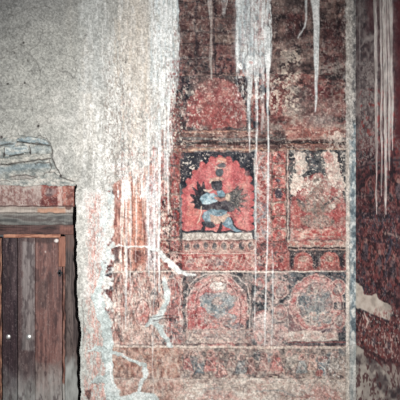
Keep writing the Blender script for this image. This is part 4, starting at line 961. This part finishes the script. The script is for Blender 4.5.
# the two walls themselves, full sheets behind the paint
def wall(K, pos, gain, name, solid, back, bc):
    hh = np.where(K.id == 0, K.h + .9, 0)
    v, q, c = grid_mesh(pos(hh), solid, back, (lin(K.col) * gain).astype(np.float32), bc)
    o = mesh_obj(name, v, q, c, MAT['plaster'], np.array([v[:, 0].mean(), 0, 0]))
    o['kind'] = 'structure'
    return o
solid = M.id[:-1, :-1] != KEY['hole']
bk = posM(np.zeros_like(M.h)); bk[..., 1] += .2
wall(M, posM, GAIN_M, 'wall_back', solid, bk, (.004, .002, .002))  # near-black rim: shade of the door gap painted in
bk = posR(np.zeros_like(R.h)); bk[..., 0] += .2
wall(R, posR, GAIN_R, 'wall_right', np.ones_like(R.id[:-1, :-1], bool), bk, (.05, .04, .04))

# ------------------------------------------------------------------ door set
def slab(name, x0, x1, y0, y1, depth, thick, paint, parent, wob=.25, S=2, x1f=None, mt='wood', label=None, side=(.004, .002, .002)):  # near-black sides put the gap's shade into the colour
    """one timber: dense bevelled front face at `depth` metres in front of the wall plane, coloured by paint(canvas)"""
    k = D / (D - depth)
    K = Canvas(x0, x1, y0, y1, S)
    px, py = K.PX_.copy(), K.PY_.copy()
    if x1f is not None:
        xe = x1f(py); px = x0 + (px - x0) * (xe - x0) / (x1 - x0)
    px += wob * (fbm(px, py, 5, 9, 700, 2) - .5) * 2; py += wob * (fbm(px, py, 9, 5, 701, 2) - .5) * 2
    K.X, K.Y = px, py; K.setup(); paint(K)
    h = K.h.copy()
    h[0, :] -= 2.5; h[-1, :] -= 2.5; h[:, 0] -= 2.5; h[:, -1] -= 2.5
    P = np.stack([(px - 200) * PX / k, -depth - h * .001, HZ + (200 - py) * PX / k], -1)
    B = P.copy(); B[..., 1] = -depth + thick
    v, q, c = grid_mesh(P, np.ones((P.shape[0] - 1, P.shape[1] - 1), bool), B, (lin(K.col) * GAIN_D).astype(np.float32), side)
    org = np.array([(v[:, 0].min() + v[:, 0].max()) / 2, -depth, v[:, 2].min()])
    o = mesh_obj(name, v, q, c, MAT[mt], org, parent)
    if label: o['label'] = label
    return o

def empty(name, loc):
    e = bpy.data.objects.new(name, None); C.objects.link(e); e.location = loc; e['_w'] = list(map(float, loc)); e.empty_display_size = .1
    return e

def vgrain(K, cols, s, sx=2.2, sy=40):
    K.col[:] = mottle(K.X, K.Y, cols, sx, sy, s, 4); K.h[:] = 1.2 * (fbm(K.X, K.Y, 1.8, 40, s + 1, 3) - .5)
def hgrain(K, cols, s, sx=40, sy=2.2):
    K.col[:] = mottle(K.X, K.Y, cols, sx, sy, s, 4); K.h[:] = 1.0 * (fbm(K.X, K.Y, 40, 1.8, s + 1, 3) - .5)
def wash(K, y0, y1, a=.8, s=720):
    m = sm(K.Y + 14 * (fbm(K.X, K.Y, 5, 14, s, 3) - .5), y0, y1)
    K.put((A, m), mottle(K.X, K.Y, [(140, 144, 140), (170, 176, 172), (190, 196, 192)], 5, 12, s + 1), a)

fr = empty('door_frame', (-.84, .0, 0))
fr['label'] = 'old timber door frame with a stack of painted lintel beams, at the left edge'; fr['category'] = 'door frame'

def p_red(K):
    hgrain(K, [(150, 116, 108), (178, 146, 138), (190, 170, 162), (166, 118, 110)], 730, 6, 3.5)
    K.mot(K.rect(41, 183, 59, 208, 1.2, 2), [(104, 46, 44), (140, 62, 56), (170, 90, 78)], 6, 4, 731, .95)
    K.mot(K.rect(62, 183, 77, 208, .8, 1.5), [(112, 56, 48), (150, 80, 66), (172, 108, 94)], 3.5, 3, 732, .95)
    K.mot(K.rect(41, 197, 59, 205, .8, 1.5), [(92, 34, 34), (126, 52, 46)], 6, 3, 733, .9)
    K.mot(K.ell(50, 192, 4, 4.5, 1.5, 3), [(74, 62, 68), (110, 92, 94)], 3, 3, 734, .8)
    K.mot(K.ell(54.5, 192, 3, 3, 1, 2), [(176, 150, 146), (150, 110, 106)], 3, 3, 735, .7)
    K.mot(K.rect(57.6, 183, 61.6, 208, .8), [(206, 160, 148), (222, 190, 178), (186, 110, 98)], 2, 4, 736, .9)
    K.mot(K.rect(63, 185, 66, 204, .8), [(206, 140, 122), (190, 104, 90)], 2, 3, 737, .8)
    K.speck((-60, 184, 42, 207), (118, 78, 76), 1.4, 3, 738, .5, .68, .7); K.speck((-60, 182, 76, 207), (206, 190, 178), 1.6, 1.6, 719, .6, .74, .6)
    K.speck((-60, 184, 42, 190), (200, 192, 182), 9, 2, 739, .45, .65, .7)
    K.mot(K.ell(36, 197, 5, 5, 1.5, 2), [(150, 120, 114), (204, 186, 176)], 3, 3, 740, .7)
    K.put(K.stroke([(-60, 206), (76, 206.2)], 1.2), (60, 38, 38), .7)
    K.put(K.stroke([(-60, 184.4), (76, 184.2)], 1.4), (150, 132, 122), .6)
    for x in (2, 8, 14, 20, 27): K.put(K.stroke([(x, 189), (x + .5, 203)], 1, 1), (140, 92, 86), .6)
slab('beam', -60, 74.2, 182.6, 206.8, .003, .2, p_red, fr, label='red painted beam, faded to pink at the left')
def p_pale(K):
    hgrain(K, [(150, 136, 126), (186, 172, 160), (204, 192, 180)], 745, 12, 3)
    K.mot(K.rect(38, 208, 66, 213, 1, 2), [(190, 130, 100), (212, 158, 128)], 5, 2, 746, .85)
    K.mot(K.ell(68.5, 207.5, 3, 2.6, .8), [(92, 62, 56), (130, 92, 82)], 2, 2, 747, .9)
    K.put(K.stroke([(-60, 213), (74, 213)], 1), (80, 72, 70), .7)
slab('beam', -60, 73, 206.8, 213.4, .010, .2, p_pale, fr, label='narrow pale beam with an orange stain')
def p_grey(K):
    hgrain(K, [(80, 80, 79), (108, 108, 105), (132, 130, 125), (98, 90, 87)], 750, 16, 4)
    K.speck((40, 214, 76, 225), (74, 66, 66), 5, 3, 751, .55, .7, .6)
    K.put(K.stroke([(-60, 214.4), (72, 214.6)], 1.4), (160, 154, 146), .6)
slab('beam', -60, 72.6, 213.4, 225, .006, .2, p_grey, fr, label='stone-grey beam')
def p_dark(K):
    hgrain(K, [(52, 34, 34), (78, 50, 48), (104, 70, 66), (88, 62, 60)], 755, 12, 3)
    K.mot(K.rect(60, 225, 77, 235, 1, 2), [(120, 74, 64), (152, 98, 84)], 4, 3, 756, .8)
    K.put(K.stroke([(-60, 226), (70, 226)], 1), (110, 92, 88), .6)
slab('beam', -60, 73.2, 225, 234.6, -.004, .19, p_dark, fr, label='dark brown lowest beam')
def p_strip(K):
    hgrain(K, [(150, 92, 72), (196, 132, 104), (214, 156, 126)], 758, 9, 2)  # lit edge, its brightness painted as orange
slab('moulding', 3.2, 60.5, 234.4, 237.6, .004, .1, p_strip, fr, label='thin orange edge strip over the door leaf')
def p_jamb(K):
    vgrain(K, [(62, 50, 49), (90, 74, 71), (114, 98, 93), (76, 62, 60)], 760)
    K.mot(K.rect(63, 233, 78, 250, 1.5, 6), [(120, 78, 66), (104, 80, 74)], 4, 5, 761, .7)
    K.speck((63, 250, 80, 360), (44, 34, 34), 1.6, 12, 762, .6, .74, .7)
    wash(K, 352, 372, .8, 763)
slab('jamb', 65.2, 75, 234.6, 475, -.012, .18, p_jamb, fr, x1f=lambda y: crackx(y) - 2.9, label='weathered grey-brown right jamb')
def p_bead(K):
    vgrain(K, [(112, 66, 54), (168, 106, 84), (196, 140, 112), (130, 86, 74)], 765, 2, 18)  # stile catching light: the lit tone is in the colour
    K.mot(K.rect(58, 235, 66, 268, .8, 1.5), [(150, 92, 74), (176, 116, 94)], 2.4, 9, 766, .7)
slab('moulding', 58.6, 65.2, 236.5, 266.5, -.014, .12, p_bead, fr, label='brown upper bead of the right jamb')
def p_bead2(K):
    vgrain(K, [(84, 50, 44), (128, 82, 70), (160, 112, 96), (96, 68, 64)], 768, 2, 10)
    wash(K, 385, 392, .8, 769)
slab('moulding', 62.8, 65, 266.5, 475, -.014, .12, p_bead2, fr, wob=.5, label='narrow orange-brown lower bead of the right jamb')
def p_edge(K):
    vgrain(K, [(70, 44, 38), (140, 90, 70), (190, 136, 106), (60, 38, 36)], 770, 2, 9)
slab('moulding', -.6, 1.6, 238, 475, -.01, .12, p_edge, fr, wob=.4, label='orange upright strip at the left edge of the picture')

dr = empty('door_1', (-.98, .03, 0)); dr['kind'] = 'structure'
def plank(cols, s, extra=None):
    def f(K):
        vgrain(K, cols, s)
        if extra: extra(K)
        wash(K, 356, 396, .72, s + 5)
        K.speck((-60, 238, 64, 476), (176, 164, 158), .9, 1.6, s + 7, .7, .8, .35); K.speck((-60, 238, 64, 476), (48, 34, 38), 5, 14, s + 8, .5, .75, .45)
    return f
DP = [(40, 25, 33), (52, 34, 42), (70, 50, 56), (44, 29, 36)]
slab('plank', -60, -.8, 237, 475, -.03, .05, plank(DP, 780), dr, label='dark plank left of the orange strip')
def ex1(K):
    K.mot(K.rect(12, 238, 16, 300, 1, 2), [(84, 66, 70), (112, 94, 96)], 1.6, 14, 786, .6)
    K.speck((2, 240, 18, 280), (120, 100, 96), 1.4, 8, 787, .6, .75, .7)
slab('plank', 1.8, 17.2, 237, 475, -.03, .05, plank(DP, 790, ex1), dr, label='dark purple-brown plank')
def ex2(K):
    K.mot(K.rect(22.5, 242, 34.5, 350, 1.2, 2), [(112, 104, 104), (142, 132, 130), (158, 148, 146)], 2, 26, 796, .85)
    K.put(K.rect(27, 243, 28, 350, .5), (110, 98, 98), .5)
slab('plank', 17.8, 35, 237, 475, -.026, .05, plank([(76, 58, 60), (98, 76, 76), (118, 96, 94)], 800, ex2), dr, label='greyish worn plank')
def ex3(K):
    K.mot(K.rect(38, 280, 48, 310, 2, 6), [(88, 66, 64), (110, 84, 80)], 3, 8, 806, .7)
    K.mot(K.rect(35, 237, 60, 243, 1, 3), [(60, 42, 42), (86, 60, 58)], 4, 3, 807, .8)
    K.put(K.ell(56.3, 240.6, 2.2, 1.9, .5), (240, 232, 226), .98)  # flash glint on a nail head, painted as a white spot
    K.put(K.ell(45.6, 252, .8, 1, .3), (216, 200, 192), .9)
    K.mot(K.rect(33, 362, 62, 382, 3, 4), [(110, 96, 92), (140, 126, 120)], 3, 6, 808, .5)
slab('plank', 35.3, 62, 237, 475, -.028, .05, plank([(104, 68, 64), (128, 86, 80), (148, 104, 96), (116, 82, 78)], 810, ex3), dr, label='broad reddish-brown plank')

import bmesh
def pt(px, py, depth):
    k = D / (D - depth)
    return np.array([(px - 200) * PX / k, -depth, HZ + (200 - py) * PX / k])
def nail(px, py, depth, r):
    bm = bmesh.new(); bmesh.ops.create_uvsphere(bm, u_segments=16, v_segments=10, radius=r)
    for v in bm.verts: v.co.y *= .6
    me = bpy.data.meshes.new('nail'); bm.to_mesh(me); bm.free(); me.materials.append(MAT['nail'])
    for p in me.polygons: p.use_smooth = True
    o = bpy.data.objects.new('nail', me); C.objects.link(o); o.parent = dr; o['label'] = 'shiny metal nail head'
    o.location = pt(px, py, depth) - np.array(dr['_w'])
nail(8.4, 336.8, -.026, .016); nail(29, 337, -.021, .019)
bm = bmesh.new()
for (a, b, c, d_) in [(57.5, 62.5, 271.6, 274.2), (58.5, 61, 269.8, 276.4)]:
    r = bmesh.ops.create_cube(bm, size=1)['verts']
    for v in r: v.co.x *= (b - a) * PX; v.co.y *= .014; v.co.z *= (d_ - c) * PX; v.co.x += ((a + b) / 2 - 60) * PX
bmesh.ops.bevel(bm, geom=bm.edges[:], offset=.0015, segments=2, affect='EDGES')
me = bpy.data.meshes.new('latch'); bm.to_mesh(me); bm.free(); me.materials.append(MAT['iron'])
o = bpy.data.objects.new('latch', me); C.objects.link(o); o.parent = dr; o['label'] = 'small black iron latch'; o.location = pt(60, 273, -.02) - np.array(dr['_w'])

# ------------------------------------------------------------------ floor
bm = bmesh.new()
r = bmesh.ops.create_cube(bm, size=1)['verts']
for v in r: v.co.x = v.co.x * 3.0 - .35; v.co.y = v.co.y * 4.6 - 2.0; v.co.z = v.co.z * .1 - .05
me = bpy.data.meshes.new('floor'); bm.to_mesh(me); bm.free(); me.materials.append(MAT['floor'])
o = bpy.data.objects.new('floor', me); C.objects.link(o); o['kind'] = 'structure'

for o in bpy.data.objects:
    if '_w' in o: del o['_w']

# ------------------------------------------------------------------ camera, flash, faint room light
cam = bpy.data.cameras.new('camera'); cam.sensor_width = 36; cam.lens = 36 * D / (400 * PX)
co = bpy.data.objects.new('camera', cam); C.objects.link(co); co.location = (0, -D, HZ); co.rotation_euler = (math.pi / 2, 0, 0)
bpy.context.scene.camera = co
from mathutils import Vector
L = bpy.data.lights.new('camera_flash', 'SPOT'); L.energy = 640; L.spot_size = math.radians(74); L.spot_blend = 1.0; L.shadow_soft_size = .04; L.color = (1, .985, .96)
lo = bpy.data.objects.new('camera_flash', L); C.objects.link(lo); lo.location = (-.12, -D + .05, HZ + .16)
tgt = Vector((-.22, 0, HZ - .18)); lo.rotation_euler = (tgt - lo.location).to_track_quat('-Z', 'Y').to_euler()
w = bpy.data.worlds.new('room_light'); bpy.context.scene.world = w; w.use_nodes = True
w.node_tree.nodes['Background'].inputs['Color'].default_value = (.9, .95, 1, 1); w.node_tree.nodes['Background'].inputs['Strength'].default_value = .12
vs = bpy.context.scene.view_settings
vs.view_transform = 'Standard'; vs.look = 'None'; vs.gamma = 1; vs.use_curve_mapping = False; vs.exposure = 0
